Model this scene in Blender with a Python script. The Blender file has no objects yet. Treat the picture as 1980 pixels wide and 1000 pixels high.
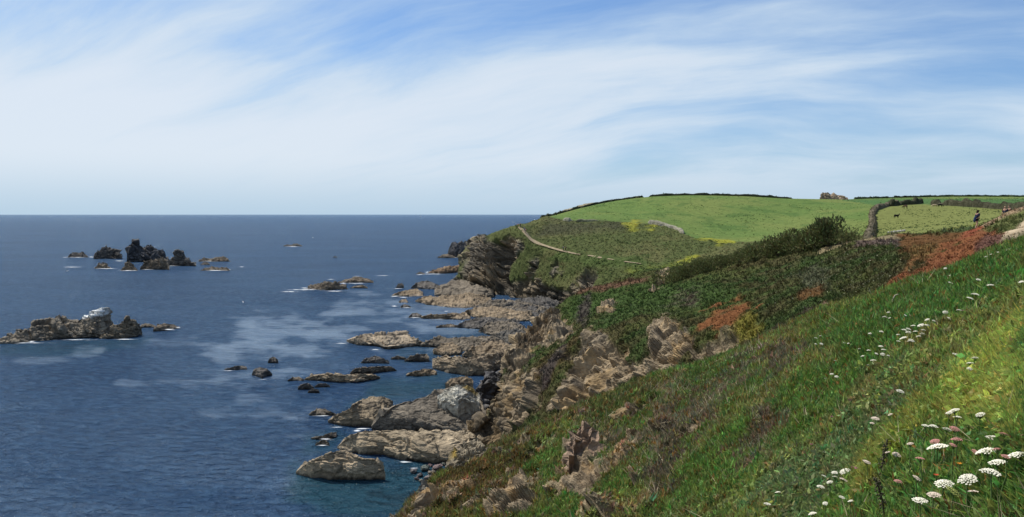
import bpy, bmesh, math, random
import numpy as np
from mathutils import Vector, Matrix

random.seed(7); RNG = np.random.default_rng(11)
SC = bpy.context.scene; COL = SC.collection
# ------------------------------------------------------------------ camera
CAMZ = 30.0; FPX = 1554.0; PITCH = math.atan(86/FPX)
cam = bpy.data.cameras.new('camera'); camo = bpy.data.objects.new('camera', cam); COL.objects.link(camo)
cam.sensor_width = 36; cam.lens = 36*FPX/1980; cam.clip_start = 0.05; cam.clip_end = 90000
camo.location = (0, 0, CAMZ); camo.rotation_euler = (math.pi/2-PITCH, 0, 0)
SC.camera = camo
# ------------------------------------------------------------------ sun, sky
SUN = Vector((-0.60, 0.45, 1.12)).normalized()
el = math.asin(SUN.z); az = math.atan2(SUN.x, SUN.y)
sl = bpy.data.lights.new('sun', 'SUN'); sl.energy = 4.9; sl.angle = math.radians(0.6); sl.color = (1, .955, .88)
so = bpy.data.objects.new('sun', sl); COL.objects.link(so)
so.rotation_euler = SUN.to_track_quat('Z', 'Y').to_euler(); so.location = (-60, 30, 150)
SC.view_settings.view_transform = 'Standard'; SC.view_settings.look = 'None'
SC.view_settings.exposure = 0.12; SC.view_settings.gamma = 1; SC.view_settings.use_curve_mapping = False
try:
    SC.cycles.max_bounces = 6; SC.cycles.diffuse_bounces = 2; SC.cycles.glossy_bounces = 2
    SC.cycles.transparent_max_bounces = 6
except Exception: pass

class NT:
    """tiny node-tree helper"""
    def __init__(s, tree): s.t = tree; tree.nodes.clear()
    def n(s, typ, **kw):
        nd = s.t.nodes.new(typ)
        for k, v in kw.items():
            if k.startswith('_'): setattr(nd, k[1:], v)
        return nd
    def link(s, a, b): s.t.links.new(a, b)
    def setin(s, sock, v):
        if isinstance(v, bpy.types.NodeSocket): s.link(v, sock)
        elif isinstance(v, bpy.types.Node): s.link(v.outputs[0], sock)
        elif v is not None: sock.default_value = v
    def math(s, op, a, b=None, c=None, clamp=False):
        nd = s.n('ShaderNodeMath'); nd.operation = op; nd.use_clamp = clamp
        s.setin(nd.inputs[0], a); s.setin(nd.inputs[1], b)
        if c is not None: s.setin(nd.inputs[2], c)
        return nd.outputs[0]
    def vmath(s, op, a, b=None):
        nd = s.n('ShaderNodeVectorMath'); nd.operation = op
        s.setin(nd.inputs[0], a); s.setin(nd.inputs[1], b)
        return nd.outputs[0]
    def noise(s, vec, scale, detail=4, rough=.55, dist=0, lac=2):
        nd = s.n('ShaderNodeTexNoise'); s.setin(nd.inputs['Vector'], vec)
        nd.inputs['Scale'].default_value = scale; nd.inputs['Detail'].default_value = detail
        nd.inputs['Roughness'].default_value = rough; nd.inputs['Distortion'].default_value = dist
        nd.inputs['Lacunarity'].default_value = lac
        return nd.outputs[0]
    def ramp(s, f, a, b, c0=0., c1=1., smooth=True):
        nd = s.n('ShaderNodeMapRange'); nd.interpolation_type = 'SMOOTHSTEP' if smooth else 'LINEAR'
        s.setin(nd.inputs[0], f)
        for i, v in zip((1, 2, 3, 4), (a, b, c0, c1)): nd.inputs[i].default_value = v
        return nd.outputs[0]
    def mix(s, f, a, b, blend='MIX'):
        nd = s.n('ShaderNodeMix'); nd.data_type = 'RGBA'; nd.blend_type = blend
        s.setin(nd.inputs[0], f)
        for sock, v in ((nd.inputs[6], a), (nd.inputs[7], b)):
            if isinstance(v, (tuple, list)): v = (*v[:3], 1)
            s.setin(sock, v)
        return nd.outputs[2]
    def mapping(s, vec, scale=(1, 1, 1), rot=(0, 0, 0), loc=(0, 0, 0)):
        nd = s.n('ShaderNodeMapping'); s.setin(nd.inputs[0], vec)
        nd.inputs[1].default_value = loc; nd.inputs[2].default_value = rot; nd.inputs[3].default_value = scale
        return nd.outputs[0]

def build_world():
    w = bpy.data.worlds.new('World'); SC.world = w; w.use_nodes = True
    T = NT(w.node_tree)
    sky = T.n('ShaderNodeTexSky'); sky.sky_type = 'NISHITA'; sky.sun_disc = False
    sky.sun_elevation = el; sky.sun_rotation = az
    sky.air_density = 1.0; sky.dust_density = 0.6; sky.ozone_density = 2.0; sky.altitude = 30
    blue = T.mix(1.0, sky.outputs[0], (SKYK*0.56, SKYK*0.86, SKYK*1.22), 'MULTIPLY')
    tc = T.n('ShaderNodeTexCoord').outputs['Generated']
    d = T.vmath('NORMALIZE', tc)
    sp = T.n('ShaderNodeSeparateXYZ'); T.link(d, sp.inputs[0])
    zz = T.math('MAXIMUM', sp.outputs[2], 0.0)
    den = T.math('ADD', zz, 0.42)
    cx = T.math('DIVIDE', sp.outputs[0], den); cy = T.math('DIVIDE', sp.outputs[1], den)
    cb = T.n('ShaderNodeCombineXYZ'); T.link(cx, cb.inputs[0]); T.link(cy, cb.inputs[1])
    p = cb.outputs[0]
    # cirrus combed out along one wind direction
    wind = math.radians(21)
    r = T.mapping(p, rot=(0, 0, wind))
    wn = T.n('ShaderNodeTexNoise'); T.link(r, wn.inputs['Vector']); wn.inputs['Scale'].default_value = 1.6; wn.inputs['Detail'].default_value = 3
    qn = T.n('ShaderNodeVectorMath'); qn.operation = 'MULTIPLY_ADD'
    T.link(wn.outputs[1], qn.inputs[0]); qn.inputs[1].default_value = (.26, .20, 0); T.link(r, qn.inputs[2])
    q = qn.outputs[0]
    big = T.noise(T.mapping(q, scale=(.8, 1.9, 1), loc=(CBX, CBY, 0)), 1.0, 4, .5, .3)
    streak = T.noise(T.mapping(q, scale=(1.15, 4.4, 1), loc=(CLX, CLY, 0)), 1.0, 9, .60, .35)
    fine = T.noise(T.mapping(q, scale=(3., 12, 1), loc=(CLY, CLX, 0)), 1.0, 7, .6, .3)
    # the veil is thicker to the left of the view and low down, and thins out to the upper right
    side = T.ramp(cx, -1.2, 1.3, 0.19, -0.19, smooth=False)
    low = T.ramp(zz, 0.03, 0.24, 0.30, -0.02)
    s1 = T.math('MULTIPLY_ADD', streak, 0.72, T.math('MULTIPLY', big, 0.62))
    s2 = T.math('MULTIPLY_ADD', fine, 0.17, s1)
    cov = T.math('ADD', T.math('ADD', s2, side), low)
    cl = T.ramp(cov, CV0, CV1)
    f = T.math('MULTIPLY_ADD', cl, 0.80, 0.12)
    hz = T.ramp(zz, -0.01, 0.075, 1.0, 0.0)
    ccol = T.mix(T.ramp(cov, CV0+.18, CV1+.16), (.53, .66, .79), (.69, .755, .83))
    ccol = T.mix(hz, ccol, (.45, .595, .735))
    f = T.math('MAXIMUM', f, T.math('MULTIPLY', hz, .93))
    c = T.mix(f, blue, ccol)
    bg = T.n('ShaderNodeBackground'); T.link(c, bg.inputs[0]); bg.inputs[1].default_value = 1.0
    out = T.n('ShaderNodeOutputWorld'); T.link(bg.outputs[0], out.inputs[0])
SKYK = 0.092; CLX, CLY = 7.7, 2.2; CBX, CBY = 1.1, 8.3; CV0, CV1 = 0.56, 0.97
build_world()

# ------------------------------------------------------------------ pixel -> place
sP, cP = math.sin(PITCH), math.cos(PITCH)
def ray(px, py):
    u = (px-990)/FPX; v = (500-py)/FPX
    return u, cP+v*sP, -sP+v*cP
def P(px, py, Y):
    d = ray(px, py); t = Y/d[1]; return np.array((d[0]*t, Y, CAMZ+d[2]*t))
def S(px, py, z=0.0):
    d = ray(px, py); t = (z-CAMZ)/d[2]; return np.array((d[0]*t, d[1]*t, z))
def proj(p):
    x, y, z = p[..., 0], p[..., 1], p[..., 2]-CAMZ
    f = y*cP-z*sP; u = y*sP+z*cP
    f = np.where(np.abs(f) < 1e-3, 1e-3, f)
    return 990+FPX*x/f, 500-FPX*u/f, f

# ------------------------------------------------------------------ noise (numpy)
def _hash(i, j, k, s=0):
    n = (i.astype(np.int64)*374761393+j.astype(np.int64)*668265263+k.astype(np.int64)*2147483647+s*144665) & 0xffffffff
    n = ((n ^ (n >> 13))*1274126177) & 0xffffffff
    n = ((n ^ (n >> 15))*2246822519) & 0xffffffff
    return ((n ^ (n >> 16)) & 0xffffff)/float(0xffffff)
def vnoise(p, seed=0):
    pf = np.floor(p); f = p-pf; i, j, k = (pf[..., a] for a in range(3))
    w = f*f*f*(f*(f*6-15)+10); r = 0
    for a in (0, 1):
        for b in (0, 1):
            for c in (0, 1):
                h = _hash(i+a, j+b, k+c, seed)
                r = r+h*(w[..., 0] if a else 1-w[..., 0])*(w[..., 1] if b else 1-w[..., 1])*(w[..., 2] if c else 1-w[..., 2])
    return r*2-1
def fbm(p, oct=4, seed=0, gain=.5):
    r = 0; a = 1.
    for o in range(oct):
        r = r+a*vnoise(p*2.03**o+o*17.3, seed+o); a *= gain
    return r
def facet(p, seed=0, tilt=.9, crack=.24, depth=.75):
    """cells, each a tilted block with its own offset, parted by recessed joints: broken, blocky rock"""
    pf = np.floor(p); b1 = np.full(p.shape[:-1], 1e9); b2 = b1.copy(); val = np.zeros(p.shape[:-1])
    for a in (-1, 0, 1):
        for b in (-1, 0, 1):
            for c in (-1, 0, 1):
                i, j, k = pf[..., 0]+a, pf[..., 1]+b, pf[..., 2]+c
                h1, h2, h3 = _hash(i, j, k, seed), _hash(i, j, k, seed+1), _hash(i, j, k, seed+2)
                d = p-np.stack((i+h1, j+h2, k+h3), -1)
                dist = np.sqrt((d*d).sum(-1))
                v = (_hash(i, j, k, seed+3)*2-1)+tilt*((h2*2-1)*d[..., 0]+(h3*2-1)*d[..., 1]+(h1*2-1)*d[..., 2])
                m = dist < b1
                b2 = np.where(m, b1, np.minimum(b2, dist)); val = np.where(m, v, val); b1 = np.where(m, dist, b1)
    c = np.clip((b2-b1)/crack, 0, 1); c = c*c*(3-2*c)
    return val*c-depth*(1-c)
def rotm(ax, ay, azz):
    return np.array(Matrix.Rotation(azz, 3, 'Z') @ Matrix.Rotation(ay, 3, 'Y') @ Matrix.Rotation(ax, 3, 'X'))
def pchip(t, Y, tq, axis=0):
    Y = np.moveaxis(np.asarray(Y, float), axis, 0); h = np.diff(t)
    sh = (-1,)+(1,)*(Y.ndim-1)
    d = np.diff(Y, axis=0)/h.reshape(sh); m = np.zeros_like(Y)
    if len(t) > 2:
        w1 = (2*h[1:]+h[:-1]).reshape(sh); w2 = (h[1:]+2*h[:-1]).reshape(sh)
        same = d[:-1]*d[1:] > 0
        with np.errstate(divide='ignore', invalid='ignore'):
            hm = (w1+w2)/(w1/d[:-1]+w2/d[1:])
        m[1:-1] = np.where(same, np.nan_to_num(hm), 0)
    m[0] = d[0]; m[-1] = d[-1]
    k = np.clip(np.searchsorted(t, tq, side='right')-1, 0, len(t)-2)
    hh = h[k].reshape(sh); u = ((tq-t[k])/h[k]).reshape(sh)
    r = (2*u**3-3*u**2+1)*Y[k]+(u**3-2*u**2+u)*hh*m[k]+(-2*u**3+3*u**2)*Y[k+1]+(u**3-u**2)*hh*m[k+1]
    return np.moveaxis(r, 0, axis)
def smooth(x, a, b):
    t = np.clip((x-a)/(b-a), 0, 1); return t*t*(3-2*t)
def polymask(px, py, poly, soft=4., wob=0., nz=None):
    """1 inside a traced outline, 0 outside, with a soft and ragged edge"""
    q = np.array(poly, float); inside = np.zeros(px.shape, bool); dm = np.full(px.shape, 1e9)
    for (x0, y0), (x1, y1) in zip(q, np.roll(q, -1, 0)):
        c = ((y0 > py) != (y1 > py)) & (px < (x1-x0)*(py-y0)/((y1-y0) or 1e-9)+x0)
        inside ^= c
        t = np.clip(((px-x0)*(x1-x0)+(py-y0)*(y1-y0))/((x1-x0)**2+(y1-y0)**2+1e-9), 0, 1)
        dm = np.minimum(dm, np.hypot(px-x0-t*(x1-x0), py-y0-t*(y1-y0)))
    sd = np.where(inside, dm, -dm)
    if nz is not None: sd = sd+nz*wob
    return smooth(sd, -soft, soft)

# ------------------------------------------------------------------ mesh makers
def fast_mesh(name, V, faces_flat, counts, smooth_sh=False):
    me = bpy.data.meshes.new(name)
    me.vertices.add(len(V)); me.vertices.foreach_set('co', np.ascontiguousarray(V, np.float32).ravel())
    me.loops.add(len(faces_flat)); me.loops.foreach_set('vertex_index', np.ascontiguousarray(faces_flat, np.int32))
    me.polygons.add(len(counts)); st = np.concatenate(([0], np.cumsum(counts)[:-1])).astype(np.int32)
    me.polygons.foreach_set('loop_start', st)
    try: me.polygons.foreach_set('loop_total', np.asarray(counts, np.int32))
    except Exception: pass
    me.update(calc_edges=True); me.validate()
    me.polygons.foreach_set('use_smooth', np.full(len(counts), smooth_sh))
    return me
def grid_mesh(name, G, smooth_sh=False, close_u=False):
    nv, nu = G.shape[:2]; idx = np.arange(nv*nu).reshape(nv, nu)
    if close_u: idx = np.concatenate((idx, idx[:, :1]), 1)
    q = np.stack((idx[:-1, :-1], idx[:-1, 1:], idx[1:, 1:], idx[1:, :-1]), -1).reshape(-1, 4)
    return fast_mesh(name, G.reshape(-1, 3), q.ravel(), np.full(len(q), 4), smooth_sh)
def add_color(me, name, c):
    a = me.color_attributes.new(name, 'FLOAT_COLOR', 'POINT')
    c = np.asarray(c, np.float32).reshape(-1, c.shape[-1])
    if c.shape[1] == 3: c = np.concatenate((c, np.ones((len(c), 1), np.float32)), 1)
    a.data.foreach_set('color', np.ascontiguousarray(c).ravel())
def add_float(me, name, v):
    a = me.attributes.new(name, 'FLOAT', 'POINT'); a.data.foreach_set('value', np.asarray(v, np.float32).ravel())
def link(name, me, mat=None, parent=None):
    o = bpy.data.objects.new(name, me); COL.objects.link(o)
    if mat is not None and me is not None and not me.materials: me.materials.append(mat)
    if parent is not None: o.parent = parent
    return o
def tag(o, label=None, cat=None, group=None, kind=None):
    if label: o['label'] = label
    if cat: o['category'] = cat
    if group: o['group'] = group
    if kind: o['kind'] = kind
    return o
def empty(name, loc=(0, 0, 0), rz=0):
    o = bpy.data.objects.new(name, None); COL.objects.link(o); o.location = loc; o.rotation_euler = (0, 0, rz)
    o.empty_display_size = .1
    return o
def normals(G):
    du = np.gradient(G, axis=1); dv = np.gradient(G, axis=0); n = np.cross(du, dv)
    return n/(np.linalg.norm(n, axis=-1, keepdims=True)+1e-9)

def blur(d, k=1):
    for _ in range(k):
        p = np.pad(d, 1, mode='edge'); d = (p[1:-1, 1:-1]*4+(p[:-2, 1:-1]+p[2:, 1:-1]+p[1:-1, :-2]+p[1:-1, 2:])*2+p[:-2, :-2]+p[2:, 2:]+p[:-2, 2:]+p[2:, :-2])/16
    return d
# ------------------------------------------------------------------ materials
def principled(T, col, rough=.9, spec=.2, bump=None, bstr=.5, bdist=.1):
    b = T.n('ShaderNodeBsdfPrincipled')
    T.setin(b.inputs['Base Color'], (*col, 1) if isinstance(col, tuple) and len(col) == 3 else col)
    T.setin(b.inputs['Roughness'], rough); b.inputs['Specular IOR Level'].default_value = spec
    if bump is not None:
        bp = T.n('ShaderNodeBump'); T.setin(bp.inputs['Height'], bump)
        bp.inputs['Strength'].default_value = bstr; bp.inputs['Distance'].default_value = bdist
        T.link(bp.outputs[0], b.inputs['Normal'])
    o = T.n('ShaderNodeOutputMaterial'); T.link(b.outputs[0], o.inputs[0])
    return b
def newmat(name):
    m = bpy.data.materials.new(name); m.use_nodes = True; return m, NT(m.node_tree)
def mat_plain(name, col, rough=.8, var=.15, scale=8, spec=.2):
    m, T = newmat(name)
    g = T.n('ShaderNodeNewGeometry').outputs['Position']
    n = T.noise(g, scale, 4)
    c = T.mix(n, tuple(max(0, v*(1-var*2)) for v in col), tuple(v*(1+var*2) for v in col))
    principled(T, c, rough, spec); return m
def mat_attr(name, rough=.8, spec=.15, transl=0., nscale=None, namp=.35, bump=0, bdist=.05, bscale=6):
    m, T = newmat(name)
    a = T.n('ShaderNodeAttribute'); a.attribute_name = 'tint'; c = a.outputs['Color']
    g = T.n('ShaderNodeNewGeometry').outputs['Position']
    if nscale:
        n = T.noise(g, nscale, 5, .65)
        k = T.ramp(n, .25, .75, 1-namp, 1+namp, smooth=False)
        cc = T.n('ShaderNodeCombineColor')
        for i in range(3): T.link(k, cc.inputs[i])
        c = T.mix(1.0, c, cc.outputs[0], 'MULTIPLY')
    b = principled(T, c, rough, spec, T.noise(g, bscale, 6, .7) if bump else None, bump, bdist)
    if transl > 0:
        tr = T.n('ShaderNodeBsdfTranslucent'); T.link(c, tr.inputs[0])
        mx = T.n('ShaderNodeMixShader'); mx.inputs[0].default_value = transl
        T.link(b.outputs[0], mx.inputs[1]); T.link(tr.outputs[0], mx.inputs[2])
        o = [n for n in T.t.nodes if n.type == 'OUTPUT_MATERIAL'][0]; T.link(mx.outputs[0], o.inputs[0])
    return m
def mat_rock(name='shore_rock'):
    """bedded, weathered schist: tint attribute, bedding streaks, grain, lichen specks, black tidal band"""
    m, T = newmat(name)
    a = T.n('ShaderNodeAttribute'); a.attribute_name = 'tint'; c = a.outputs['Color']
    g = T.n('ShaderNodeNewGeometry').outputs['Position']
    bed = T.mapping(T.mapping(g, rot=(.25, .38, .3)), scale=(.55, .6, 1.5))
    n1 = T.noise(bed, 1.3, 7, .68, .6); n2 = T.noise(g, 2.3, 7, .72); n3 = T.noise(g, .35, 4, .55)
    def gain(c, n, lo, hi, a=.3, b=.7):
        k = T.ramp(n, a, b, lo, hi, smooth=False); cc = T.n('ShaderNodeCombineColor')
        for i in range(3): T.link(k, cc.inputs[i])
        return T.mix(1.0, c, cc.outputs[0], 'MULTIPLY')
    c = gain(c, n1, .66, 1.5); c = gain(c, n2, .78, 1.36); c = gain(c, n3, .82, 1.16)
    li = T.ramp(T.noise(g, 1.1, 6, .7), .63, .72); c = T.mix(T.math('MULTIPLY', li, .25), c, (.30, .26, .18))
    st = T.ramp(T.noise(g, .24, 6, .66, .5), .50, .66); c = T.mix(T.math('MULTIPLY', st, .6), c, (.060, .050, .040))
    sp = T.n('ShaderNodeSeparateXYZ'); T.link(g, sp.inputs[0])
    zz = T.math('ADD', sp.outputs[2], T.math('MULTIPLY', T.noise(g, .9, 4), -.8))
    tide = T.ramp(zz, -.45, .15, 1, 0); c = T.mix(T.math('MULTIPLY', tide, .75), c, (.022, .020, .017))
    rough = T.ramp(zz, -.3, .5, .45, .88)
    h = T.math('ADD', T.math('MULTIPLY', n1, 1.0), T.math('MULTIPLY', n2, .6))
    principled(T, c, rough, .25, h, .9, .35)
    return m
ROCK = mat_rock()
GROUND = mat_attr('ground_cover', .95, .05, nscale=1.6, namp=.45, bump=.8, bdist=.12, bscale=3.5)
HILL = mat_attr('hill_turf', .95, .05, nscale=.55, namp=.32, bump=1.0, bdist=.5, bscale=.9)
LEAF = mat_attr('leaf', .55, .22, transl=.42)
LEAFDULL = mat_attr('dull_leaf', .8, .15, transl=.18)
WOOD = mat_attr('dead_wood', .9, .1)
# ================================================================== SEA
def build_sea():
    az_in = np.linspace(-40, 24, 520); az_out = np.linspace(24, 320, 120)[1:-1]
    azs = np.radians(np.concatenate((az_in, az_out)))
    rr = np.concatenate(([0.5, 20, 45], np.geomspace(62, 1200, 300), np.geomspace(1300, 45000, 26)))
    A, R = np.meshgrid(azs, rr)
    G = np.stack((R*np.sin(A), R*np.cos(A), np.zeros_like(A)), -1)
    px, py, f = proj(G)
    # long low swell, real relief on the water close to the coast
    sw = smooth(R, 1200, 300)*(.10*np.sin((G[..., 0]*.55+G[..., 1]*.83)*.28+fbm(G*.02, 2, 5)*3)
                               + .07*fbm(G*np.array((.16, .10, 1)), 3, 9))
    G[..., 2] = sw*smooth(R, 55, 70)-.02
    w = fbm(np.stack((px*.012, py*.05, px*0), -1), 4, 31); w2 = fbm(np.stack((px*.03, py*.14, px*0), -1), 3, 41)
    def pm(poly, soft, wob=0): return polymask(px, py, poly, soft, wob, w+.6*w2)*(f > 1)
    slick = np.zeros_like(px)
    for poly, s, wob, k in (
        ([(380, 655), (480, 632), (600, 640), (660, 612), (700, 590), (800, 585), (900, 600), (905, 640), (860, 660), (800, 645), (690, 640), (620, 668), (650, 700), (560, 725), (480, 700), (420, 690)], 40, 40, 1.0),
        ([(240, 745), (330, 722), (480, 715), (560, 735), (520, 760), (430, 770), (340, 765)], 26, 30, .75),
        ([(380, 790), (520, 760), (640, 770), (600, 800), (480, 800)], 26, 26, .6),
        ([(0, 700), (60, 690), (150, 680), (200, 672), (190, 685), (90, 705), (0, 712)], 12, 10, .8),
        ([(230, 665), (330, 650), (420, 655), (330, 672), (240, 676)], 12, 12, .6),
        ([(540, 800), (600, 790), (640, 820), (600, 850), (560, 840)], 26, 26, .6),
        ([(500, 920), (560, 900), (600, 960), (540, 990)], 24, 20, .4),
        ([(640, 585), (720, 575), (800, 570), (760, 590), (660, 600)], 14, 12, .6)):
        slick = np.maximum(slick, k*pm(poly, s, wob))
    shal = np.zeros_like(px)
    for poly, s, wob, k in (
        ([(570, 905), (760, 890), (870, 880), (860, 940), (790, 1010), (640, 1010), (560, 960)], 30, 14, 1.),
        ([(640, 830), (720, 740), (860, 722), (900, 735), (860, 770), (700, 780)], 18, 8, .8),
        ([(590, 840), (650, 826), (670, 850), (640, 880), (585, 880)], 14, 6, .6),
        ([(0, 668), (110, 660), (290, 655), (280, 668), (120, 690), (0, 690)], 10, 4, .55),
        ([(760, 660), (900, 640), (1000, 655), (960, 700), (780, 700)], 12, 8, .4)):
        shal = np.maximum(shal, .8*k*pm(poly, s, wob))
    me = grid_mesh('sea', G, True, close_u=True)
    add_float(me, 'slick', slick); add_float(me, 'shallow', shal)
    m, T = newmat('sea_water')
    g = T.n('ShaderNodeNewGeometry').outputs['Position']
    asl = T.n('ShaderNodeAttribute'); asl.attribute_name = 'slick'
    ash = T.n('ShaderNodeAttribute'); ash.attribute_name = 'shallow'
    wr = (0, 0, math.radians(20))
    ga = T.mapping(T.mapping(g, rot=wr), scale=(.5, 1.1, 1))
    n1 = T.noise(ga, .055, 3, .5, .3); n2 = T.noise(ga, .23, 3, .55, .5); n3 = T.noise(ga, .85, 4, .6, .4); n4 = T.noise(g, 3.2, 3, .6)
    h = T.math('ADD', T.math('MULTIPLY', n1, 2.8), T.math('MULTIPLY', n2, 2.4))
    h = T.math('ADD', h, T.math('MULTIPLY', n3, 2.3)); h = T.math('ADD', h, T.math('MULTIPLY', n4, .45))
    # slicks: broken, streaky film on calmer water, pale sky sheen painted into its colour
    strk = T.noise(T.mapping(g, scale=(.05, .13, 1), rot=(0, 0, math.radians(-24))), 1.0, 7, .62, 1.2)
    strf = T.noise(T.mapping(T.mapping(g, rot=(0, 0, math.radians(14))), scale=(.11, .50, 1)), 1.0, 6, .68, .6)
    sl = T.math('MULTIPLY', T.ramp(T.math('ADD', T.math('ADD', T.math('MULTIPLY', strk, .42), T.math('MULTIPLY', strf, .68)), T.math('MULTIPLY', asl.outputs['Fac'], .42)), .64, 1.10), T.ramp(asl.outputs['Fac'], 0, .25))
    big = T.noise(T.mapping(g, scale=(.010, .022, 1), rot=(0, 0, math.radians(-24))), 1.0, 5, .6, .8)
    deep = T.mix(T.ramp(big, .3, .7), (.014, .037, .086), (.022, .054, .114))
    deep = T.mix(T.math('MULTIPLY', T.ramp(n3, .40, .64), .7), deep, (.036, .080, .150))
    kelp = T.ramp(T.noise(T.mapping(g, scale=(.10, .16, 1)), 1.0, 5, .7, .6), .52, .66)
    shc = T.mix(kelp, (.016, .058, .078), (.010, .030, .036))
    c = T.mix(ash.outputs['Fac'], deep, shc)
    c = T.mix(T.math('MULTIPLY', sl, .40), c, (.18, .225, .275))
    bp = T.n('ShaderNodeBump'); T.link(h, bp.inputs['Height']); bp.inputs['Distance'].default_value = 1.0
    T.link(T.math('SUBTRACT', .95, T.math('MULTIPLY', sl, .45)), bp.inputs['Strength'])
    # body colour of the water below, sky reflection above; small waves hide part of the grazing reflection
    df = T.n('ShaderNodeBsdfDiffuse'); T.link(c, df.inputs[0]); T.link(bp.outputs[0], df.inputs['Normal'])
    gl = T.n('ShaderNodeBsdfGlossy'); gl.inputs[0].default_value = (.80, .92, 1, 1); gl.inputs['Roughness'].default_value = .16; T.link(bp.outputs[0], gl.inputs['Normal'])
    fr = T.n('ShaderNodeFresnel'); fr.inputs[0].default_value = 1.34; T.link(bp.outputs[0], fr.inputs['Normal'])
    mx = T.n('ShaderNodeMixShader'); T.link(T.math('MULTIPLY', fr.outputs[0], .54), mx.inputs[0]); T.link(df.outputs[0], mx.inputs[1]); T.link(gl.outputs[0], mx.inputs[2])
    o = T.n('ShaderNodeOutputMaterial'); T.link(mx.outputs[0], o.inputs[0])
    ob = link('sea', me, m); tag(ob, kind='structure')
build_sea()

# ================================================================== LAND SHEETS
def loft(rows, nu, nv, pw=None):
    """rows: lists of 3D points with equal counts; smooth surface through them"""
    R = np.array(rows, float); k, c = R.shape[:2]
    R = pchip(np.arange(c, dtype=float), R, np.linspace(0, c-1, nu), axis=1)
    if pw is None: tq = np.linspace(0, k-1, nv)
    else:
        cum = np.concatenate(([0], np.cumsum(pw))); tq = np.interp(np.linspace(0, cum[-1], nv), cum, np.arange(k))
    return pchip(np.arange(k, dtype=float), R, tq, axis=0)
def rowY(pts): return [P(*p) for p in pts]
def paint(px, py, base, layers, nz):
    c = base.copy()
    for poly, col, soft, wob in layers:
        m = polymask(px, py, poly, soft, wob, nz)[..., None]; c = c*(1-m)+np.array(col)*m
    return c
BED = rotm(.25, .42, .3)
def crag(G, s, amp, seed=0, bed=BED, flat=(1., 1., 2.3)):
    q = (G @ bed)*np.array(flat)
    wv = fbm(G/(s*.9), 3, seed+50)[..., None]*.30
    d = facet(q/s+wv, seed, .8)*.52+fbm(G/(s*.8), 3, seed+61)*.22
    d = d+facet(q/(s*.42)+3.1+wv, seed+7)*.25+facet(q/(s*.18)+9.7+wv, seed+19)*.12
    return d*amp
SHEETS = {}
# ---------------- the headland, its field and the country behind it
F1 = [(912,520,430),(884,548,342),(925,568,300),(970,572,290),(1010,574,282),(1060,580,268),(1110,590,252),(1180,585,240),(1260,570,228),(1330,560,215),(1420,545,195),(1520,520,170),(1620,500,150),(1690,490,140),(1780,475,130),(1880,455,120),(2000,440,110),(2200,420,110)]
F2 = [(920,490,425),(888,515,346),(926,505,312),(962,505,306),(1008,505,288),(1060,520,276),(1110,535,262),(1180,540,250),(1260,535,240),(1330,525,230),(1420,505,215),(1520,490,195),(1620,475,180),(1690,463,175),(1780,452,170),(1880,440,160),(2000,425,150),(2200,405,150)]
F3 = [(938,460,415),(905,471,350),(940,457,325),(975,445,310),(1003,440,300),(1040,472,288),(1105,490,272),(1180,503,260),(1260,514,250),(1330,505,245),(1420,490,240),(1520,475,230),(1620,465,220),(1690,456,215),(1780,446,210),(1880,434,200),(2000,420,190),(2200,400,190)]
F4 = [(952,459,422),(917,469,368),(952,455,350),(990,442,330),(1018,433,335),(1060,424,335),(1110,427,325),(1180,429,318),(1260,433,310),(1325,452,290),(1420,468,268),(1520,462,262),(1620,452,260),(1690,445,260),(1780,438,260),(1880,425,260),(2000,412,260),(2200,398,260)]
F5 = [(960,465,430),(930,478,385),(962,462,370),(1003,448,350),(1034,429,355),(1075,418,362),(1120,412,370),(1190,408,370),(1260,408,360),(1330,415,345),(1420,425,330),(1520,422,330),(1620,412,330),(1690,405,335),(1780,400,340),(1880,396,345),(2000,396,350),(2200,390,350)]
F6 = [(975,475,445),(945,490,425),(975,475,425),(1018,452,405),(1040,427,385),(1085,413,400),(1130,401,420),(1195,388,430),(1270,380,430),(1340,378,430),(1430,379,430),(1530,384,430),(1620,386,445),(1690,384,500),(1780,382,540),(1880,380.5,560),(2000,381,560),(2200,381,560)]
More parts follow.
